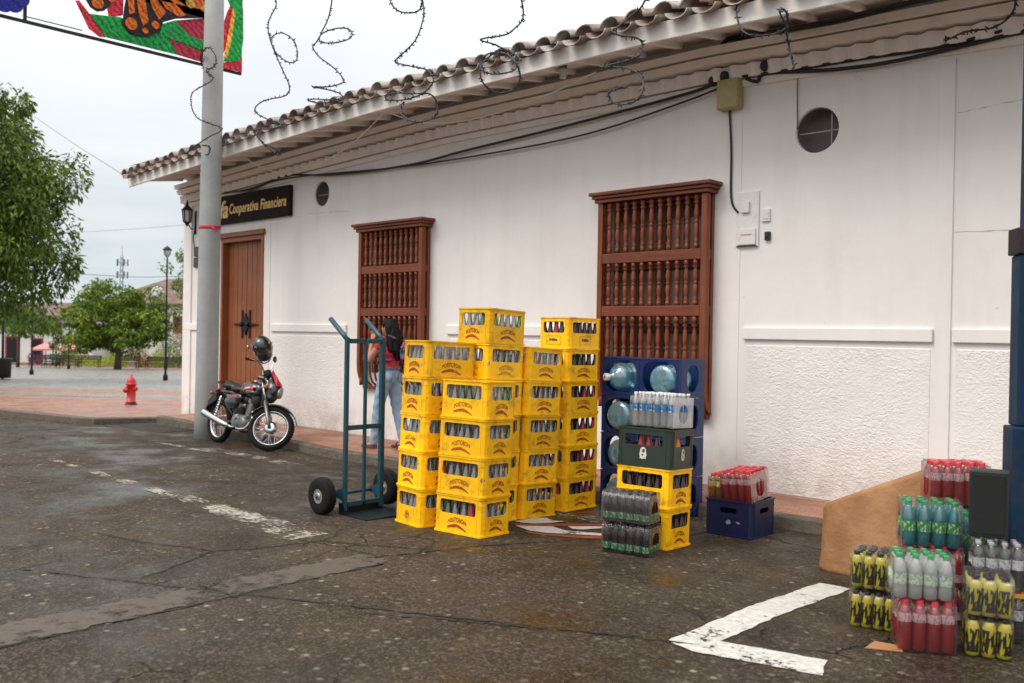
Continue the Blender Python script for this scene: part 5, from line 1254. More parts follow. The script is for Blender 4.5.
# headlight fairing
hl=FA+rake*.56+V((.13,0,.0))
q=MB(); vs,fs=blob([('e',hl+V((-.02,0,.02)),(.11,.115,.15)),('e',hl+V((-.08,0,.13)),(.05,.105,.12)),('e',hl+V((-.03,0,-.09)),(.08,.09,.08))],.016,3); q.add(vs,fs,0,None,True); q.build('headlight_cowl',M_MBLK,fa)
q=MB(); q.lathe([(.074,-.01),(.078,.01),(.060,.035),(.001,.045)],24,0,M4.Translation(hl+V((.065,0,.0)))@M4.Rotation(RD(90),4,'Y')@M4.Diagonal((1.05,1,1,1))); q.build('headlight',mat('headlight_glass',(.32,.32,.33),.10,.3,.3,20,spec=.7),fa)
for s in (-1,1):
    q=MB(); q.add([tuple(hl+V(p)) for p in ((.085,s*.06,.08),(.03,s*.118,.05),(-.10,s*.118,.22),(-.09,s*.10,.27),(.0,s*.10,.17))],[(0,1,2,3,4)]); q.build('cowl_stripe',M_MRED,fa)
    q=MB(); q.lathe([(.001,-.03),(.024,-.02),(.028,.0),(.024,.02),(.001,.03)],12,0,M4.Translation(hl+V((-.08,s*.19,-.01)))); q.tube([hl+V((-.08,s*.17,-.01)),hl+V((-.09,s*.09,-.01))],.008,6); q.build('indicator',mat('amber_lens_%d'%len(bpy.data.materials),(.36,.10,.01),.3),fa)
tp=FA+rake*.73
q=MB(); q.box((tp.x-.01,0,tp.z-.02),(.075,.22,.03)); q.box(tuple(tp-rake*.17),(.07,.22,.03)); q.build('triple_clamp',M_ALU,fa,bevel=.006)
hb=[(tp.x-.20,-.37,tp.z+.10),(tp.x-.08,-.28,tp.z+.135),(tp.x-.02,-.13,tp.z+.10),(tp.x,-.05,tp.z+.03),(tp.x,.05,tp.z+.03),(tp.x-.02,.13,tp.z+.10),(tp.x-.08,.28,tp.z+.135),(tp.x-.20,.37,tp.z+.10)]
q=MB(); q.tube(smooth(hb,4),.0115,10); q.build('handlebar',M_CHR,fa)
for s in (-1,1):
    q=MB(); q.tube([(tp.x-.11,s*.29,tp.z+.132),(tp.x-.205,s*.375,tp.z+.098)],.018,10); q.build('grip',M_RUB,fa)
    q=MB(); q.tube([(tp.x-.05,s*.26,tp.z+.12),(tp.x-.0,s*.30,tp.z+.135),(tp.x-.11,s*.385,tp.z+.10)],.007,6); q.build('brake_lever' if s<0 else 'clutch_lever',M_ALU,fa)
ms=[]
for s in (-1,1):
    b0=V((tp.x-.06,s*.21,tp.z+.12)); b1=V((tp.x-.03,s*.25,tp.z+.20)); b2=V((tp.x-.05,s*.30,tp.z+.40)); ms.append(b2)
    q=MB(); q.tube(smooth([b0,b1,b2],4),.008,8); mo=q.build('mirror',M_CHR,fa)
    q=MB(); q.lathe([(.001,-.012),(.05,-.010),(.062,0),(.058,.012),(.001,.014)],18,0,M4.Translation(b2)@M4.Rotation(RD(90),4,'Y')@M4.Diagonal((.7,1.15,1,1))); q.build('mirror_glass',M_BPL,mo)
q=MB(); q.lathe([(.001,.05),(.045,.045),(.05,0),(.04,-.04),(.001,-.05)],16,0,M4.Translation((tp.x+.045,-.05,tp.z+.06))@M4.Rotation(RD(-30),4,'Y')); q.lathe([(.001,.05),(.045,.045),(.05,0),(.04,-.04),(.001,-.05)],16,0,M4.Translation((tp.x+.045,.06,tp.z+.06))@M4.Rotation(RD(-30),4,'Y')); q.build('gauges',M_BPL,fa)
# body
q=MB(); vs,fs=blob([('c',(.30,0,.80),.085,(-.02,0,.775),.105),('e',(.14,0,.80),(.22,.125,.105)),('e',(.20,.0,.745),(.17,.135,.07)),('e',(-.05,0,.74),(.10,.09,.06))],.016,4); q.add(vs,fs,0,None,True); tk=q.build('fuel_tank',M_MBLK,mc)
for s in (-1,1):
    q=MB(); f=lambda u,v:(.31-.27*u,s*(.131-.03*abs(u-.4)**1.5-.035*abs(2*v-1)**2*.35),.775+.050*v-.035*u+.02*sin(3*u))
    q.grid(10,3,f); q.build('tank_stripe',M_MRED,tk)
    q=MB(); f=lambda u,v:(.24-.13*u,s*(.1335-.03*abs(u*.5-.15)**1.5),.805+.018*v-.012*u); q.grid(6,2,f); q.build('tank_badge',M_MWHT,tk)
q=MB(); q.lathe([(.035,0),(.038,.008),(.03,.014),(.001,.016)],16,0,M4.Translation((.17,0,.902))@M4.Rotation(RD(8),4,'Y')); q.build('filler_cap',M_CHR,tk)
q=MB(); vs,fs=blob([('c',(-.06,0,.775),.06,(-.30,0,.765),.075),('e',(-.20,0,.775),(.19,.115,.045)),('e',(-.42,0,.81),(.20,.125,.05)),('c',(-.33,0,.78),.07,(-.55,0,.835),.06)],.016,4); q.add(vs,fs,0,None,True); q.build('seat',M_SEAT,mc)
q=MB(); q.tube(smooth([(-.46,-.13,.79),(-.62,-.12,.84),(-.68,-.06,.855),(-.68,.06,.855),(-.62,.12,.84),(-.46,.13,.79)],4),.011,8); q.build('grab_rail',M_BPL,mc)
q=MB(); vs,fs=blob([('c',(-.30,0,.70),.075,(-.66,0,.74),.05),('e',(-.48,0,.72),(.24,.105,.05))],.016,3); q.add(vs,fs,0,None,True); tl=q.build('tail_cowl',M_MBLK,mc)
q=MB(); q.box((-.715,0,.735),(.05,.13,.06)); q.build('tail_light',mat('red_lens',(.4,.01,.015),.15,spec=.8),mc,bevel=.012)
q=MB(); f=lambda u,v:(RA.x+.34*cos(RD(60)+RD(100)*u)-.02,-.075+.15*v,RA.z+.345*sin(RD(60)+RD(100)*u)); q.grid(12,4,f); o=q.build('rear_fender',M_BPL,mc); s_=o.modifiers.new('s','SOLIDIFY'); s_.thickness=.006
q=MB(); q.add([(-.68,-.10,.74),(-.68,.10,.74),(-.90,.10,.56),(-.90,-.10,.56),(-.66,-.10,.60),(-.66,.10,.60),(-.88,.10,.50),(-.88,-.10,.50)],[(0,1,2,3),(7,6,5,4),(0,4,5,1),(1,5,6,2),(2,6,7,3),(3,7,4,0)]); q.build('mud_guard',M_BPL,mc)
for s in (-1,1):
    q=MB(); q.tube([(-.66,s*.06,.70),(-.68,s*.15,.69)],.007,6); q.lathe([(.001,-.03),(.024,-.02),(.028,.0),(.024,.02),(.001,.03)],12,0,M4.Translation((-.685,s*.165,.69))); q.build('indicator',mat('amber_lens_%d'%len(bpy.data.materials),(.30,.07,.01),.3),mc)
    q=MB(); vs,fs=blob([('e',(-.24,s*.10,.60),(.18,.035,.10)),('e',(-.08,s*.095,.66),(.10,.035,.06))],.012,2); q.add(vs,fs,0,None,True); sp=q.build('side_panel',M_MBLK,mc)
    q=MB(); q.add([(-.34,s*.118,.655),(-.10,s*.128,.675),(-.02,s*.115,.705),(-.20,s*.124,.69),(-.36,s*.112,.69)],[(0,1,2,3,4)]); q.build('red_flash',M_MRED,sp)
    q=MB(); q.tube([(-.50,s*.115,.66),(-.61,s*.115,.33)],.013,8)
    for i in range(9): c=V((-.50,s*.115,.64)).lerp(V((-.60,s*.115,.36)),i/8); q.lathe([(.030,-.006),(.034,0),(.030,.006)],12,0,align(c,V((-.61,s*.115,.33))))
    q.build('shock_absorber',M_CHR,mc)
    q=MB(); q.tube([(-.05,s*.10,.33),(-.40,s*.105,.30),(RA.x-.03,s*.10,RA.z)],.019,8); q.build('swing_arm',M_BPL,mc)
    q=MB(); q.tube([(.02,s*.06,.25),(.02,s*.22,.24)],.012,8); q.tube([(.02,s*.13,.24),(.02,s*.24,.24)],.018,8); q.build('foot_peg',M_RUB,mc)
q=MB(); q.tube(smooth([(.34,0,.86),(.40,0,.66),(.34,0,.40),(.22,0,.24),(-.10,0,.21),(-.16,0,.40),(-.14,0,.62)],4),.021,8); q.tube([(.33,0,.80),(-.15,0,.66),(-.60,0,.70)],.021,8)
for s in(-1,1): q.tube([(-.14,s*.07,.60),(-.35,s*.09,.66),(-.62,s*.07,.72)],.014,8); q.tube([(-.15,s*.07,.36),(-.42,s*.10,.60)],.014,8)
q.build('frame_tubes',M_BPL,mc)
q=MB(); vs,fs=blob([('e',(-.16,0,.52),(.13,.085,.14)),('c',(.02,0,.64),.06,(-.3,0,.62),.06),('e',(.26,0,.66),(.09,.085,.12))],.014,3); q.add(vs,fs,0,None,True); q.build('air_box',M_BPL,mc)
en=MB(); en.box((.04,0,.34),(.27,.20,.17)); en.lathe([(.001,-.15),(.085,-.145),(.10,-.12),(.10,.12),(.085,.145),(.001,.15)],24,0,M4.Translation((-.03,0,.34))@M4.Rotation(RD(90),4,'X')); en.lathe([(.001,-.14),(.07,-.135),(.085,-.11),(.085,.11),(.07,.135),(.001,.14)],24,0,M4.Translation((.11,0,.33))@M4.Rotation(RD(90),4,'X'))
eo=en.build('engine_case',M_ALU,mc,bevel=.012)
q=MB(); cyl=M4.Translation((.12,0,.42))@M4.Rotation(RD(22),4,'Y')
for i in range(9): q.lathe([(.062,i*.021),(.075,i*.021),(.075,i*.021+.008),(.062,i*.021+.008),(.062,i*.021+.021)],20,0,cyl)
q.box((0,0,.215),(.14,.13,.06),0,cyl); q.build('cylinder',M_ALU,mc,bevel=.002)
q=MB(); q.tube([(.05,-.03,.56),(-.06,-.04,.56)],.03,10); q.box((-.08,-.04,.56),(.07,.07,.08)); q.build('carburettor',M_ALU,mc,bevel=.01)
q=MB(); q.tube(smooth([(.22,-.03,.50),(.30,-.07,.40),(.22,-.12,.26),(.02,-.14,.24),(-.18,-.15,.27)],5),.019,10); ex=q.build('exhaust_pipe',M_CHR,mc)
q=MB(); q.tube([(-.16,-.155,.265),(-.20,-.16,.275),(-.30,-.165,.29),(-.80,-.18,.40),(-.83,-.18,.407),(-.835,-.18,.408)],[.022,.035,.046,.052,.048,.028],20); q.build('muffler',M_CHR,ex)
q=MB(); q.tube([(.0,.12,.25),(-.03,.30,.03),(-.06,.32,-.01)],.011,8); q.build('kickstand',M_BPL,mc)
q=MB(); q.tube([(-.02,-.15,.36),(.12,-.17,.43),(.14,-.2,.43)],.009,6); q.build('kick_lever',M_CHR,mc)
q=MB(); q.bx(-.62,-.05,.085,.10,.27,.36); q.build('chain_guard',M_BPL,mc,bevel=.01)
# helmet on the right mirror
bpy.context.view_layer.update()
hp=(mc.matrix_world@ST)@ms[0]
he=thing('helmet','glossy black full face helmet with white flashes hanging on the motorcycle mirror','helmet',hp+V((-.03,-.03,-.05)),(RD(18),RD(28),RD(-25)))
he.scale=(1.1,1.1,1.1)
vs,fs=blob([('e',(0,0,0),(.145,.125,.135)),('e',(.03,0,-.06),(.125,.112,.10)),('e',(.085,0,-.105),(.075,.085,.055)),('e',(-.05,0,-.05),(.10,.11,.11))],.009,4); q=MB(); q.add(vs,fs,0,None,True); sh=q.build('shell',M_MBLK,he)
q=MB(); q.grid(12,6,lambda u,v:(lambda a,b:(.004+.150*cos(a)*cos(b),.131*sin(a)*cos(b),.142*sin(b)-.012))(RD(-75)+RD(150)*u,RD(-20)+RD(38)*v)); q.build('visor',mat('smoked_visor',(.03,.032,.035),.06,0,.1,10,spec=.9,coat=1.0),he)
q=MB()
for a,b,r in ((150,10,.02),(120,-8,.016),(-150,8,.02),(-115,-12,.022),(-95,15,.012),(170,-25,.018),(-60,-42,.016),(-130,30,.016),(-100,25,.018),(-85,5,.016),(-75,28,.014),(-110,45,.016),(-60,-5,.015),(-40,30,.012),(-140,5,.014),(90,10,.02),(60,30,.016)):
    a=RD(a);b_=RD(b); c=V((.156*cos(a)*cos(b_),.136*sin(a)*cos(b_),.146*sin(b_))); q.add([tuple(c+V((r*1.5*cos(t)*-sin(a),r*1.5*cos(t)*cos(a),r*sin(t)))*1.0) for t in [2*pi*i/7 for i in range(7)]],[tuple(range(7))])
q.build('decals',M_MWHT,sh)
q=MB(); q.tube(smooth([(.03,-.09,-.13),(.05,-.05,-.21),(.05,.03,-.2),(.03,.09,-.13)],4),.008,6); q.build('strap',M_SEAT,he)
# ------------------------------------------------------------------ woman by the first window
SKIN=mat('skin',(.40,.20,.12),.5,0,.12,9); HAIR=mat('dark_hair',(.007,.005,.004),.55,0,.4,40,.6,140,spec=.18)
JEAN=mat('light_denim',(.25,.36,.48),.8,0,.28,7,.3,160,dirt=((.16,.22,.30),.5)); REDT=mat('red_cotton',(.50,.02,.035),.75,0,.2,14,.3,120)
pn=thing('person','woman with long black hair, red top and light jeans by the window grille','person',(-9.46,7.66,.045),(0,0,RD(194)))
pn.scale=(1.03,1.03,1.03)
# facing +x locally; left side +y
hip=.90
Lh,Rh=V((0,.085,hip)),V((0,-.085,hip))
Lk,La=V((.10,.095,.49)),V((.155,.10,.085)); Rk,Ra=V((-.06,-.10,.48)),V((-.16,-.105,.09))
sh_z=1.36; Ls,Rs=V((.0,.165,sh_z)),V((.0,-.165,sh_z))
Le,Lw=V((.15,.225,1.12)),V((.185,.12,1.37)); Re,Rw=V((.10,-.22,1.10)),V((.26,-.12,1.20))
def limb(a,ra,b_,rb): return ('c',a,ra,b_,rb)
parts=[('e',(0,0,.95),(.115,.165,.12)),('e',(.0,0,1.08),(.095,.125,.12)),('e',(.0,0,1.24),(.105,.155,.15)),('c',(-.0,-.12,1.36),.055,(-.0,.12,1.36),.055),('e',(.075,.065,1.25),(.05,.06,.06)),('e',(.075,-.065,1.25),(.05,.06,.06)),
 ('c',(-.005,0,1.36),.055,(.015,0,1.46),.047),('e',(.02,0,1.545),(.092,.072,.105)),('e',(.055,0,1.505),(.055,.052,.06)),('c',(.105,0,1.545),.010,(.122,0,1.525),.014),('e',(.08,0,1.475),(.028,.028,.022)),('e',(.108,0,1.500),(.010,.022,.008)),
 ('e',(.01,.073,1.535),(.02,.012,.03)),('e',(.01,-.073,1.535),(.02,.012,.03)),
 limb(Ls,.052,Le,.038),limb(Le,.038,Lw,.026),limb(Rs,.052,Re,.038),limb(Re,.038,Rw,.026),
 limb(Lh,.085,Lk,.055),limb(Lk,.055,La,.036),limb(Rh,.085,Rk,.055),limb(Rk,.055,Ra,.036),
 ('c',La+V((-.02,0,-.03)),.034,La+V((.13,.01,-.055)),.026),('c',Ra+V((-.02,0,-.035)),.034,Ra+V((.13,-.01,-.06)),.026)]
for (w0,e0,s) in ((Lw,Le,1),(Rw,Re,-1)):
    d=(w0-e0).normalized(); side=V((d.z,0,-d.x)).normalized(); nrm=d.cross(side)
    pm=w0+d*.055; parts.append(('c',w0,.024,pm,.028)); parts.append(('c',w0+d*.03+side*.012,.018,pm+side*.018,.016)); parts.append(('c',w0+d*.03-side*.012,.018,pm-side*.018,.016))
    for i,(o_,ln) in enumerate(((-.028,.055),(-.010,.066),(.009,.062),(.026,.048))):
        a=pm+side*o_+d*.012; k1=a+d*ln*.55+nrm*.012*s; k2=k1+d*ln*.35+nrm*.024*s
        parts.append(('c',a,.0092,k1,.0085)); parts.append(('c',k1,.0085,k2,.007))
    th0=w0+d*.02-side*.026; th1=th0+d*.03-side*.022+nrm*.012*s; th2=th1+d*.028+nrm*.014*s
    parts.append(('c',th0,.012,th1,.0105)); parts.append(('c',th1,.0105,th2,.008))
vs,fs=blob(parts,.0062,3); q=MB(); q.add(vs,fs,0,None,True); q.build('body',SKIN,pn)
jp=[('e',(0,0,.945),(.124,.174,.105)),('e',(-.045,.07,.91),(.085,.085,.10)),('e',(-.045,-.07,.91),(.085,.085,.10))]
for h_,k_,a_ in ((Lh,Lk,La),(Rh,Rk,Ra)): jp+=[limb(h_,.098,k_,.066),limb(k_,.066,a_+V((0,0,-.01)),.052),('e',k_.lerp(a_,.3)+V((-.02,0,0)),(.06,.06,.12))]
vs,fs=blob(jp,.011,3)
vs=[(x+.004*sin(60*z+7*y),y+.003*sin(47*z+9*x),z) for x,y,z in vs]
q=MB(); q.add(vs,fs,0,None,True); je=q.build('jeans',JEAN,pn)
for s in(-1,1):
    q=MB(); q.grid(5,5,lambda u,v:(-.130-.006*sin(pi*u)*sin(pi*v),s*.03+s*.085*u,.965-.10*v-.02*(1-abs(2*u-1))*v)); q.build('back_pocket',mat('denim_pocket%d'%s,(.20,.27,.35),.8,0,.3,20),je)
q=MB(); q.lathe([(.132,0),(.134,.02),(.128,.042)],28,0,M4.Translation((0,0,1.005))@M4.Diagonal((.93,1.30,1,1)),caps=False); q.build('belt',mat('patterned_belt',(.16,.10,.16),.6,0,.6,40),je)
tp_=[('e',(.0,0,1.10),(.106,.136,.10)),('e',(.0,0,1.24),(.116,.166,.14)),('c',(0,-.12,1.355),.058,(0,.12,1.355),.058),('e',(.08,.065,1.25),(.054,.064,.064)),('e',(.08,-.065,1.25),(.054,.064,.064)),('c',Ls,.060,Ls.lerp(Le,.30),.053),('c',Rs,.060,Rs.lerp(Re,.30),.053),('e',(.0,0,1.055),(.115,.148,.05))]
vs,fs=blob(tp_,.011,3); vs=[(x+.003*sin(70*z+20*y),y,z) for x,y,z in vs]; q=MB(); q.add(vs,fs,0,None,True); q.build('top',REDT,pn)
hp_=[('e',(.0,0,1.575),(.104,.088,.092)),('e',(-.05,0,1.52),(.075,.09,.12)),('c',(-.08,.03,1.47),.065,(-.125,.04,1.25),.055),('c',(-.08,-.03,1.47),.065,(-.125,-.04,1.25),.055),('c',(-.125,.03,1.26),.06,(-.14,.02,1.14),.03),('c',(-.125,-.03,1.26),.06,(-.145,-.03,1.15),.03),('c',(-.03,.080,1.54),.04,(-.09,.10,1.26),.04),('c',(-.02,-.078,1.54),.03,(-.05,-.10,1.30),.028)]
vs,fs=blob(hp_,.010,2); vs=[(x+.004*sin(90*y+6*z),y+.004*sin(110*x+5*z),z) for x,y,z in vs]; q=MB(); q.add(vs,fs,0,None,True); q.build('hair',HAIR,pn)
for s in(-1,1):
    q=MB(); q.lathe([(.001,-.006),(.010,0),(.001,.006)],8,0,M4.Translation((.098,s*.032,1.548))@M4.Rotation(RD(90),4,'Y')); q.build('eye',M_BPL,pn)
    a_=La if s>0 else Ra
    q=MB(); z0=.0 
    sole=[(a_.x+.10+ .13*cos(t)*(1 if cos(t)>0 else .9)-.04, a_.y+s*.005+.042*sin(t)) for t in [2*pi*i/18 for i in range(18)]]
    q.add([(x,y,.0) for x,y in sole]+[(x,y,.026) for x,y in sole],[tuple(range(17,-1,-1)),tuple(range(18,36))]+[(i,(i+1)%18,18+(i+1)%18,18+i) for i in range(18)])
    q.tube(smooth([(a_.x+.09,a_.y-.045,.02),(a_.x+.09,a_.y,.066),(a_.x+.09,a_.y+.045,.02)],4),.011,6); q.tube(smooth([(a_.x-.02,a_.y-.04,.03),(a_.x-.045,a_.y,.07),(a_.x-.02,a_.y+.04,.03)],4),.009,6)
    q.build('sandal',mat('brown_sandal%d'%s,(.10,.05,.035),.6,0,.2,20),pn)
m,nt=newmat('floral_cloth'); b=NB(nt); v=b.n('ShaderNodeTexVoronoi',Vector=b.coord(),Scale=38.); r=b.n('ShaderNodeSeparateColor',Color=v.outputs['Color']).outputs[0]
b.out(b.bsdf(Base__Color=b.ramp(r,[(.0,(.02,.02,.05)),(.35,(.45,.02,.14)),(.5,(.02,.22,.20)),(.62,(.02,.06,.20)),(.75,(.55,.05,.20)),(.9,(.03,.18,.04))],'CONSTANT'),Roughness=.8))
bg_=thing('backpack','small bright floral backpack worn behind the long black hair','backpack',pn.location,pn.rotation_euler); bg_.scale=pn.scale
vs,fs=blob([('e',(-.215,-.04,1.24),(.055,.09,.13)),('e',(-.225,-.04,1.18),(.06,.09,.09))],.014,3); q=MB(); q.add(vs,fs,0,None,True); q.build('bag_body',m,bg_)
for s in(-1,1):
    q=MB(); q.tube(smooth([(-.17,s*.10,1.40),(-.03,s*.11,1.435),(.11,s*.10,1.30),(.05,s*.15,1.14),(-.15,s*.12,1.12)],5),.014,6); q.build('shoulder_strap',m,bg_)
# ------------------------------------------------------------------ hydrant
HR=mat('hydrant_red',(.52,.022,.025),.4,0,.18,9,.1,40); hy=thing('fire_hydrant','red fire hydrant on the brick paving at the plaza corner','hydrant',far(132,20))
q=MB(); q.lathe([(.115,.06),(.115,.075),(.095,.08),(.095,.43),(.118,.435),(.118,.475),(.10,.48),(.10,.49),(.085,.55),(.05,.60),(.03,.61),(.03,.66),(.001,.665)],24); q.build('barrel',HR,hy)
q=MB(); q.lathe([(.13,0),(.13,.03),(.10,.035),(.10,.06)],24); q.build('foot',mat('dark_green_paint',(.012,.03,.02),.5),hy)
for p,a,r in (((0,-.09,.33),0,.06),((-.09,0,.36),-90,.045),((.09,0,.36),90,.045)):
    q=MB(); q.lathe([(r*.8,0),(r*.8,.05),(r,.05),(r,.085),(r*.4,.09),(r*.4,.11),(.001,.11)],16,0,M4.Translation(p)@M4.Rotation(RD(a)+RD(43),4,'Z')@M4.Rotation(RD(90),4,'X')); q.build('outlet_cap',HR,hy)
# ------------------------------------------------------------------ trees and planting
LF_M=foliage('mango_leaves',(.014,.032,.005),(.06,.115,.013),(.24,.34,.04),.5)  # lighter yellowish tones put sunlit leaf highlights into the colour
LF_R=foliage('round_tree_leaves',(.020,.045,.006),(.075,.145,.013),(.36,.47,.045),.7)  # bright yellow-green end stands in for light catching the leaves
LF_L=foliage('light_leaves',(.05,.10,.015),(.10,.18,.025),(.20,.30,.05),.8)
LF_Y=foliage('yellow_green_leaves',(.13,.21,.015),(.28,.38,.03),(.50,.52,.07),.8)
LF_O=foliage('orange_flower_leaves',(.05,.09,.02),(.20,.16,.03),(.50,.13,.04),.8)
BARK=mat('bark',(.09,.07,.05),.9,0,.35,6,.8,30)
def leaves(q,c,R,n,L,W,rn,droop=.5,shell=.55):
    for _ in range(n):
        d=V((rn.gauss(0,1),rn.gauss(0,1),rn.gauss(0,1))).normalized()
        p=V(c)+V((d.x*R[0],d.y*R[1],d.z*R[2]))*(shell+(1-shell)*rn.random())
        ax=(d*.8+V((rn.uniform(-1,1),rn.uniform(-1,1),rn.uniform(-1,.4)-droop))).normalized(); sd=ax.orthogonal().normalized(); sd.rotate(M4.Rotation(rn.uniform(0,6.28),3,ax)); up=ax.cross(sd)
        l=L*rn.uniform(.7,1.3); w_=W*rn.uniform(.7,1.3)
        q.add([p,p+ax*l*.45+sd*w_*.5+up*w_*.1,p+ax*l-V((0,0,l*.15)),p+ax*l*.45-sd*w_*.5+up*w_*.1],[(0,1,2,3)],0,None,False)
def tree(name,label,base,crown_c,crown_r,nl,per,L,W,m,seed,trunk_r=.2,clump=.27,droop=.4,cat='tree',group=None,flat=1.0):
    rn=random.Random(seed); t=thing(name,label,cat,base,group=group); cc=V(crown_c)-V(base); q=MB()
    tops=[]
    for i in range(nl):
        d=V((rn.gauss(0,1),rn.gauss(0,1),rn.gauss(0,1))).normalized(); k=rn.uniform(.40,1.04)
        c=cc+V((d.x*crown_r[0],d.y*crown_r[1],d.z*crown_r[2]))*k; s=clump*rn.uniform(.5,1.5)
        leaves(q,c,(crown_r[0]*s,crown_r[1]*s,crown_r[2]*s*flat),per,L,W,rn,droop); tops.append(c)
    q.build('crown',m,t)
    q=MB(); top=cc-V((0,0,crown_r[2]*.25)); q.tube([(0,0,-.1),(.03*top.z,.02,top.z*.35),(top.x*.5,top.y*.5,top.z*.75),tuple(top)],[trunk_r*1.35,trunk_r,trunk_r*.8,trunk_r*.5],10)
    for c in tops[:10]: q.tube([tuple(top*.8),tuple((top*.8).lerp(c,.5)+V((0,0,.1))),tuple(c)],[trunk_r*.45,trunk_r*.25,trunk_r*.08],6)
    q.build('trunk',BARK,t); return t
b0=far(-60,34); cz=1.55+(329-207)*34/916
tree('mango_tree','big dark green mango tree overhanging the plaza',b0,far(-29,34,cz-.2),(3.7,3.7,4.6),260,190,.22,.085,LF_M,5,.32,.155,.45)
cz=1.55+(334-322)*66/916
tree('plaza_tree','small light green tree under the mango tree on the far side of the plaza',far(18,66),far(20,66,1.9),(2.4,2.4,1.25),38,130,.22,.09,LF_L,8,.10,.3,.4)
tree('plaza_tree','round dense dark green tree in the middle of the plaza garden',far(118,64),far(118,64,2.15),(3.85,3.85,2.45),120,190,.24,.12,LF_R,9,.2,.17,.2)
tree('plaza_tree','tall pale tree half hidden behind the white corner of the building',far(195,70),far(190,70,6.6),(1.9,1.9,2.3),22,90,.22,.10,LF_L,12,.14,.3,.4)
tree('plaza_tree','thin young tree standing before the pink parasols',far(56,70),far(56,70,.8),(.8,.8,.8),10,60,.2,.09,LF_R,13,.05,.35,.3)
def bush(label,px,s,w,h,m,seed,n=9,per=90,L=.18,W=.06,cat='bush'):
    rn=random.Random(seed); p=far(px,s); t=thing('shrub',label,cat,p,group='shrubs in the plaza garden'); q=MB()
    for i in range(n): leaves(q,(rn.uniform(-w/2,w/2)*1.0,rn.uniform(-.5,.5),h*rn.uniform(.2,1.0)),(w*.24,w*.24,h*.38),per,L,W,rn,-.2,.3)
    q.build('leaves',m,t); q=MB()
    for i in range(5): q.tube([(rn.uniform(-.2,.2),rn.uniform(-.1,.1),-.05),(rn.uniform(-w/3,w/3),0,h*.6)],[.025,.01],5)
    q.build('stems',BARK,t)
bush('low yellow green bush left of the round tree in the garden',78,74,1.5,.9,LF_Y,21)
bush('low bright bush right below the left side of the round tree',97,73,2.6,.8,LF_Y,22,12)
bush('grassy yellow green clump under the middle of the round tree',118,73.5,2.4,.95,LF_Y,23,12)
bush('tall grassy clump with orange tips right of the round tree trunk',140,74,2.4,1.5,LF_O,24,12)
bush('pale green bush between the round tree and the lamp post',156,75,2.2,1.25,LF_Y,25,12)
bush('tall shrub with red orange flowers beside the lamp post',168,78,2.2,3.0,LF_R,26,14)
bush('dark shrub with orange flowers against the far right house',178,82,2.6,3.6,LF_O,27,14)
bush('low green bush beside the white corner of the building',180,74,1.8,1.0,LF_L,28)
bush('small magenta flowered bush at the left of the garden',33,76,.8,.9,foliage('magenta_leaves',(.10,.03,.06),(.35,.04,.20),(.5,.08,.30)),29,6,60)
bush('low bush between the left benches',58,77,1.5,1.1,LF_L,30)
# ------------------------------------------------------------------ street furniture on the square
def lamp_post(px,s,h,label,heads=1):
    t=thing('street_lamp',label,'street lamp',far(px,s)); q=MB(); q.lathe([(.10,0),(.10,.2),(.055,.28),(.042,.6),(.032,h-.35),(.025,h-.3)],14); q.build('post',M_IRON,t)
    pts=[(0,0)] if heads==1 else [(-.36,0),(.36,0),(0,0)]
    for i,(dx,dy) in enumerate(pts):
        zz=h-.3 if (heads==1 or i<2) else h+.05
        d=RH*dx
        if heads>1 and i<2:
            q=MB(); q.tube(smooth([(0,0,zz-.35),(d.x*.7,d.y*.7,zz-.3),(d.x,d.y,zz)],4),.025,6); q.build('arm',M_IRON,t)
        elif heads>1:
            q=MB(); q.tube([(0,0,zz-.4),(0,0,zz)],.03,6); q.build('arm',M_IRON,t)
        q=MB(); q.lathe([(.05,0),(.13,.10),(.16,.22),(.14,.30)],16,0,M4.Translation((d.x,d.y,zz)),caps=False); q.build('lamp_globe',clear('lamp_globe%d'%len(bpy.data.materials),(.7,.75,.8),.15,.5,(.6,.63,.66)),t)
        q=MB(); q.lathe([(.19,.29),(.19,.32),(.10,.42),(.03,.46),(.001,.5)],16,0,M4.Translation((d.x,d.y,zz))); q.build('lamp_hood',M_IRON,t)
    return t
lamp_post(166,39,5.55,'tall slim black street lamp standing on the plaza near the building corner')
q=MB(); q.tube([(0,0,3.4),(.0,0,3.4)],.02,6)
lamp_post(69,62,3.3,'black street lamp with three globes in front of the round tree',3)
lamp_post(32,45,4.6,'thin dark lamp post standing under the mango tree')
lamp_post(53,76,2.9,'far thin lamp post between the pink parasols')
tb=thing('litter_bin','dark litter bin on a post at the edge of the plaza','litter bin',far(3,37)); q=MB(); q.lathe([(.30,.05),(.33,.75),(.36,.80),(.36,.84),(.30,.85),(.28,.7)],20); q.build('bin_body',mat('dark_bin',(.025,.02,.022),.6,0,.2,6),tb,(0,0,0))
q=MB(); q.tube([(.0,.0,0),(.0,.0,2.6)],.05,8); q.build('bin_post',M_IRON,tb)
M_BENCH=wood('bench_wood',(.07,.05,.04),(.12,.09,.07),.6,0)
def bench():
    t=thing('park_bench','','bench'); 
    for nm,zs in (('seat',[(.0,.43),(.11,.435),(.22,.43),(.33,.43)]),('backrest',[(.40,.58),(.43,.70),(.46,.82)])):
        q=MB()
        for y,z in zs:
            q.bx(-.8,.8,y,y+(.09 if nm=='seat' else .03),z,z+(.03 if nm=='seat' else .09))
        q.build(nm,M_BENCH,t)
    for x in (-.7,.7):
        q=MB(); q.tube([(x,.02,0),(x,.05,.42),(x,.40,.42),(x,.49,.9)],.028,6); q.tube([(x,.42,0),(x,.38,.42)],.028,6); q.tube([(x,.02,.40),(x,.02,.63),(x,.42,.63)],.025,6); q.build('bench_end',M_IRON,t)
    return t
B0=bench(); first=True
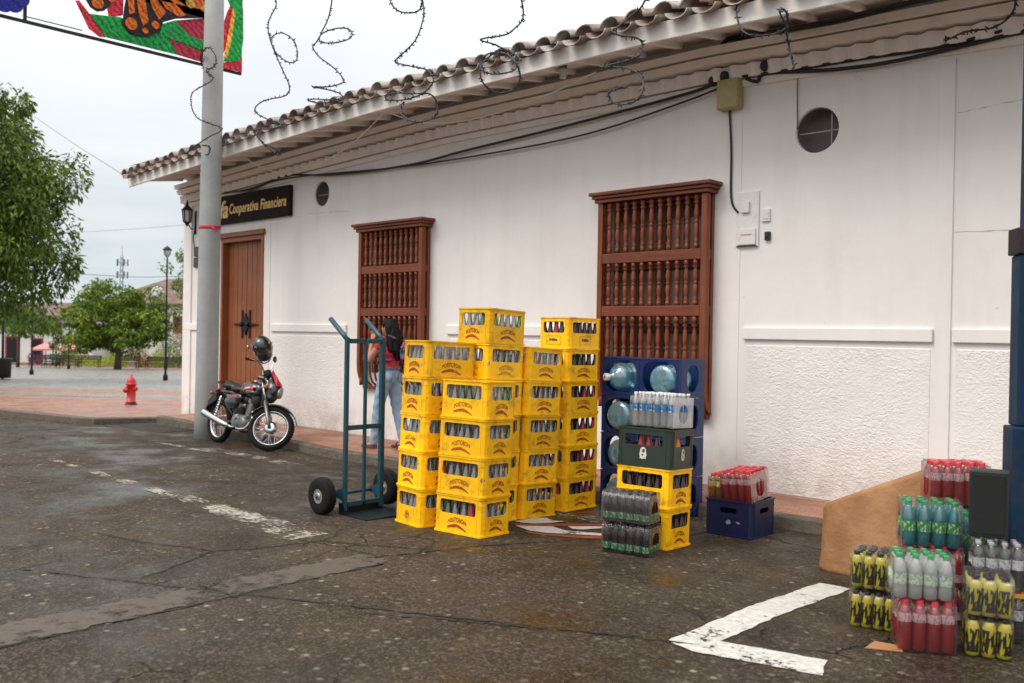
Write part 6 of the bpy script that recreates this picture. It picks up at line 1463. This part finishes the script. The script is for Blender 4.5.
for px,s,l in ((38,67,'park bench under the small light green tree'),(51,68,'park bench beside the pink parasols'),(66,67,'dark park bench in front of the pink parasol by the triple lamp'),(89,69,'park bench by the left foot of the round tree'),(127,67,'park bench in front of the round tree'),(155,67,'park bench just left of the slim lamp post'),(176,67,'park bench right of the slim lamp post by the white corner')):
    o=B0 if first else dup(B0); first=False; o.location=far(px,s); o.rotation_euler=(0,0,YAW+RD(random.uniform(-8,8))); o['label']=l; o['group']='benches along the plaza garden'
def parasol(px,s,label,w):
    t=thing('parasol',label,'parasol',far(px,s),group='pink parasols'); q=MB(); n=8
    q.lathe([(w,1.42),(w*.5,1.72),(.04,1.90)],n,0,None,False,None,False); q.lathe([(w,1.28),(w,1.42)],n,0,None,False,None,False); q.build('canopy',mat('pink_canvas%d'%px,(.62,.24,.25),.8,0,.15,3),t)
    q=MB(); q.tube([(0,0,0),(0,0,1.95)],.03,6); q.build('pole',M_IRON,t); q=MB(); q.lathe([(.25,0),(.25,.08),(.05,.12)],12); q.build('base',M_CONC,t)
parasol(46,80,'left pink parasol in front of the far white house',1.15); parasol(70,79,'right pink parasol in front of the far white house',1.25)
# ------------------------------------------------------------------ far houses
M_FARW=mat('far_white_wall',(.70,.68,.66),.85,0,.1,.6); M_FROOF=m_brick('far_tile_roof',(.125,.052,.036),(.18,.088,.062),(.05,.028,.02),1.6)
M_MAG=mat('magenta_frame',(.28,.03,.09),.6,0,.2,2)
def house(name,label,pxa,pxb,s,zb,ze,zr,depth,openings,hipL=0,roof_over=.5,s1=None):
    s1=s1 or s
    A=FH*s+RH*((pxa-512)/916*s); Bv=FH*s1+RH*((pxb-512)/916*s1); d=(Bv-A); Lh_=d.length; ang=atan2(d.y,d.x)
    t=thing(name,label,'house',(A.x,A.y,0),(0,0,ang))
    q=MB(); q.bx(0,Lh_,0,depth,zb,ze); w0=q.build('wall',M_FARW,t)
    q=MB(); o=roof_over; e0=-o if not hipL else -o
    ridge0=hipL; 
    vs=[(e0,-o,ze-.05),(Lh_+o,-o,ze-.05),(Lh_+o,depth/2,zr),(ridge0+e0,depth/2,zr),(e0,depth+o,ze-.05),(Lh_+o,depth+o,ze-.05)]
    vs+=[(x,y,z-.16) for x,y,z in vs]
    q.add(vs,[(0,1,2,3),(3,2,5,4),(0,3,4),(6,9,8,7),(9,10,11,8),(6,10,9),(0,6,7,1),(4,5,11,10),(0,4,10,6)])
    q.build('roof',M_FROOF,t)
    for (u0,u1,z0,z1,kind) in openings:
        x0,x1=Lh_*u0,Lh_*u1
        q=MB(); q.bx(x0,x1,-.06,-.003,z0,z1); f=q.build('door' if kind=='d' else 'window',M_MAG if kind in 'dm' else mat('frame_grey%d'%len(bpy.data.materials),(.12,.07,.06),.6),t)
        q=MB(); q.bx(x0+.18,x1-.18,-.075,-.062,z0+(.05 if kind=='d' else .12),z1-.15); q.build('pane',M_DARK,f)
    return t
def zat(py,s,px): return 1.55+((334-(512-px)*0+(0))-py)*s/916
s=90; hz=331+(50)*.0
def zz_(py,s,px): 
    hor=341.5+ -0.0061*916*1.0 -(512-px)*math.tan(RO)
    return 1.55+(hor-py)*s/916
house('white_house','long white colonial house with magenta door frames behind the parasols',-60,92,92,-2.2,zz_(321,92,60),zz_(303,98,60),9,[(.43,.52,-2.0,zz_(336,92,15),'d'),(.60,.68,-2.0,zz_(338,92,38),'d'),(.80,.89,-2.0,zz_(335,92,65),'d'),(.10,.19,-2.0,zz_(336,92,15),'d'),(.27,.35,-2.0,zz_(336,92,15),'d')])
house('white_house','white house with a hipped tile roof behind the round tree and lamp post',100,232,96,-2.2,zz_(303,96,160),zz_(279,103,160),13,[(.55,.62,zz_(333,96,180),zz_(316,96,180),'w'),(.30,.37,zz_(333,96,140),zz_(316,96,140),'w'),(.08,.15,-2,zz_(325,96,115),'d'),(.75,.83,-2,zz_(325,96,115),'d')],5.0)
sd=thing('satellite_dish','white satellite dish above the round tree on the far roof','satellite dish',far(157,92,zz_(292,92,158))); q=MB(); q.lathe([(.001,.16),(.26,.13),(.48,.03),(.60,-.1)],20,0,M4.Rotation(RD(60),4,RH)@M4.Rotation(RD(25),4,'Y'),caps=False); q.build('dish',mat('dish_white',(.75,.75,.74),.5),sd); q=MB(); q.tube([(0,0,0),(0,0,-3.2)],.06,8); q.tube([(0,0,0),(-.2,-.6,.4)],.03,6); q.build('mast',M_IRON,sd)
tw=thing('antenna_tower','thin lattice antenna mast with panels rising behind the round tree','antenna mast',far(121,150,-2)); q=MB(); top=zz_(256,150,121)+2
for i in range(3):
    a=2*pi*i/3; q.tube([(.45*cos(a),.45*sin(a),0),(.22*cos(a),.22*sin(a),top)],.06,5)
for k in range(16):
    z=top*k/16; 
    for i in range(3):
        a=2*pi*i/3;c=2*pi*(i+1)/3; r=.45-.23*k/16; q.tube([(r*cos(a),r*sin(a),z),(r*cos(c),r*sin(c),z+top/16)],.035,4)
q.build('lattice',mat('mast_grey',(.16,.17,.18),.6),tw); q=MB()
for z in (top*.80,top*.93):
    for i in range(5):
        a=2*pi*i/5; q.bx(-.10,.10,-.06,.06,-.55,.55,0,Tm((.85*cos(a),.85*sin(a),z),(0,0,a))); q.tube([(0,0,z),(.85*cos(a),.85*sin(a),z)],.04,4)
q.tube([(0,0,top),(0,0,top+1.6)],.04,4); q.build('antenna_panels',bpy.data.materials['mast_grey'],tw)
# overhead wires across the square
M_WIRE=mat('grey_wire',(.24,.26,.27),.6); M_WIREL=mat('pale_wire',(.34,.35,.36),.6)
def pp(px,py,s): p=FH*s+RH*((px-512)/916*s); return (p.x,p.y,zz_(py,s,px))
cable('overhead_wire',[pp(-80,40,44),pp(52,131,37),pp(110,168,24),(-16.25,7.22,4.2)],.016,'pale thick wire slanting down from the mango tree to the roof corner','wire',M_WIREL)
cable('overhead_wire',[pp(-40,236,60),pp(80,232,55),pp(170,226,50),pp(260,218,48)],.014,'uppermost thin wire across the sky over the plaza','wire',M_WIREL)
cable('overhead_wire',[pp(-40,268,70),pp(80,274,65),pp(150,277,62),pp(260,272,60)],.028,'middle thin dark wire crossing behind the lamp post','wire',M_WIRE)
cable('overhead_wire',[pp(-40,296,85),pp(60,298,85),pp(120,297,85),pp(260,290,85)],.025,'lowest thin wire just above the far roofs','wire',M_WIRE)
cable('overhead_wire',[(-14.0,7.3,7.05),(-12.5,6.8,6.95),(-9,5.0,7.4)],.010,'thin wire leaving the top of the concrete pole','wire',M_WIREL)
# service wire carrying the light strings, above the frame
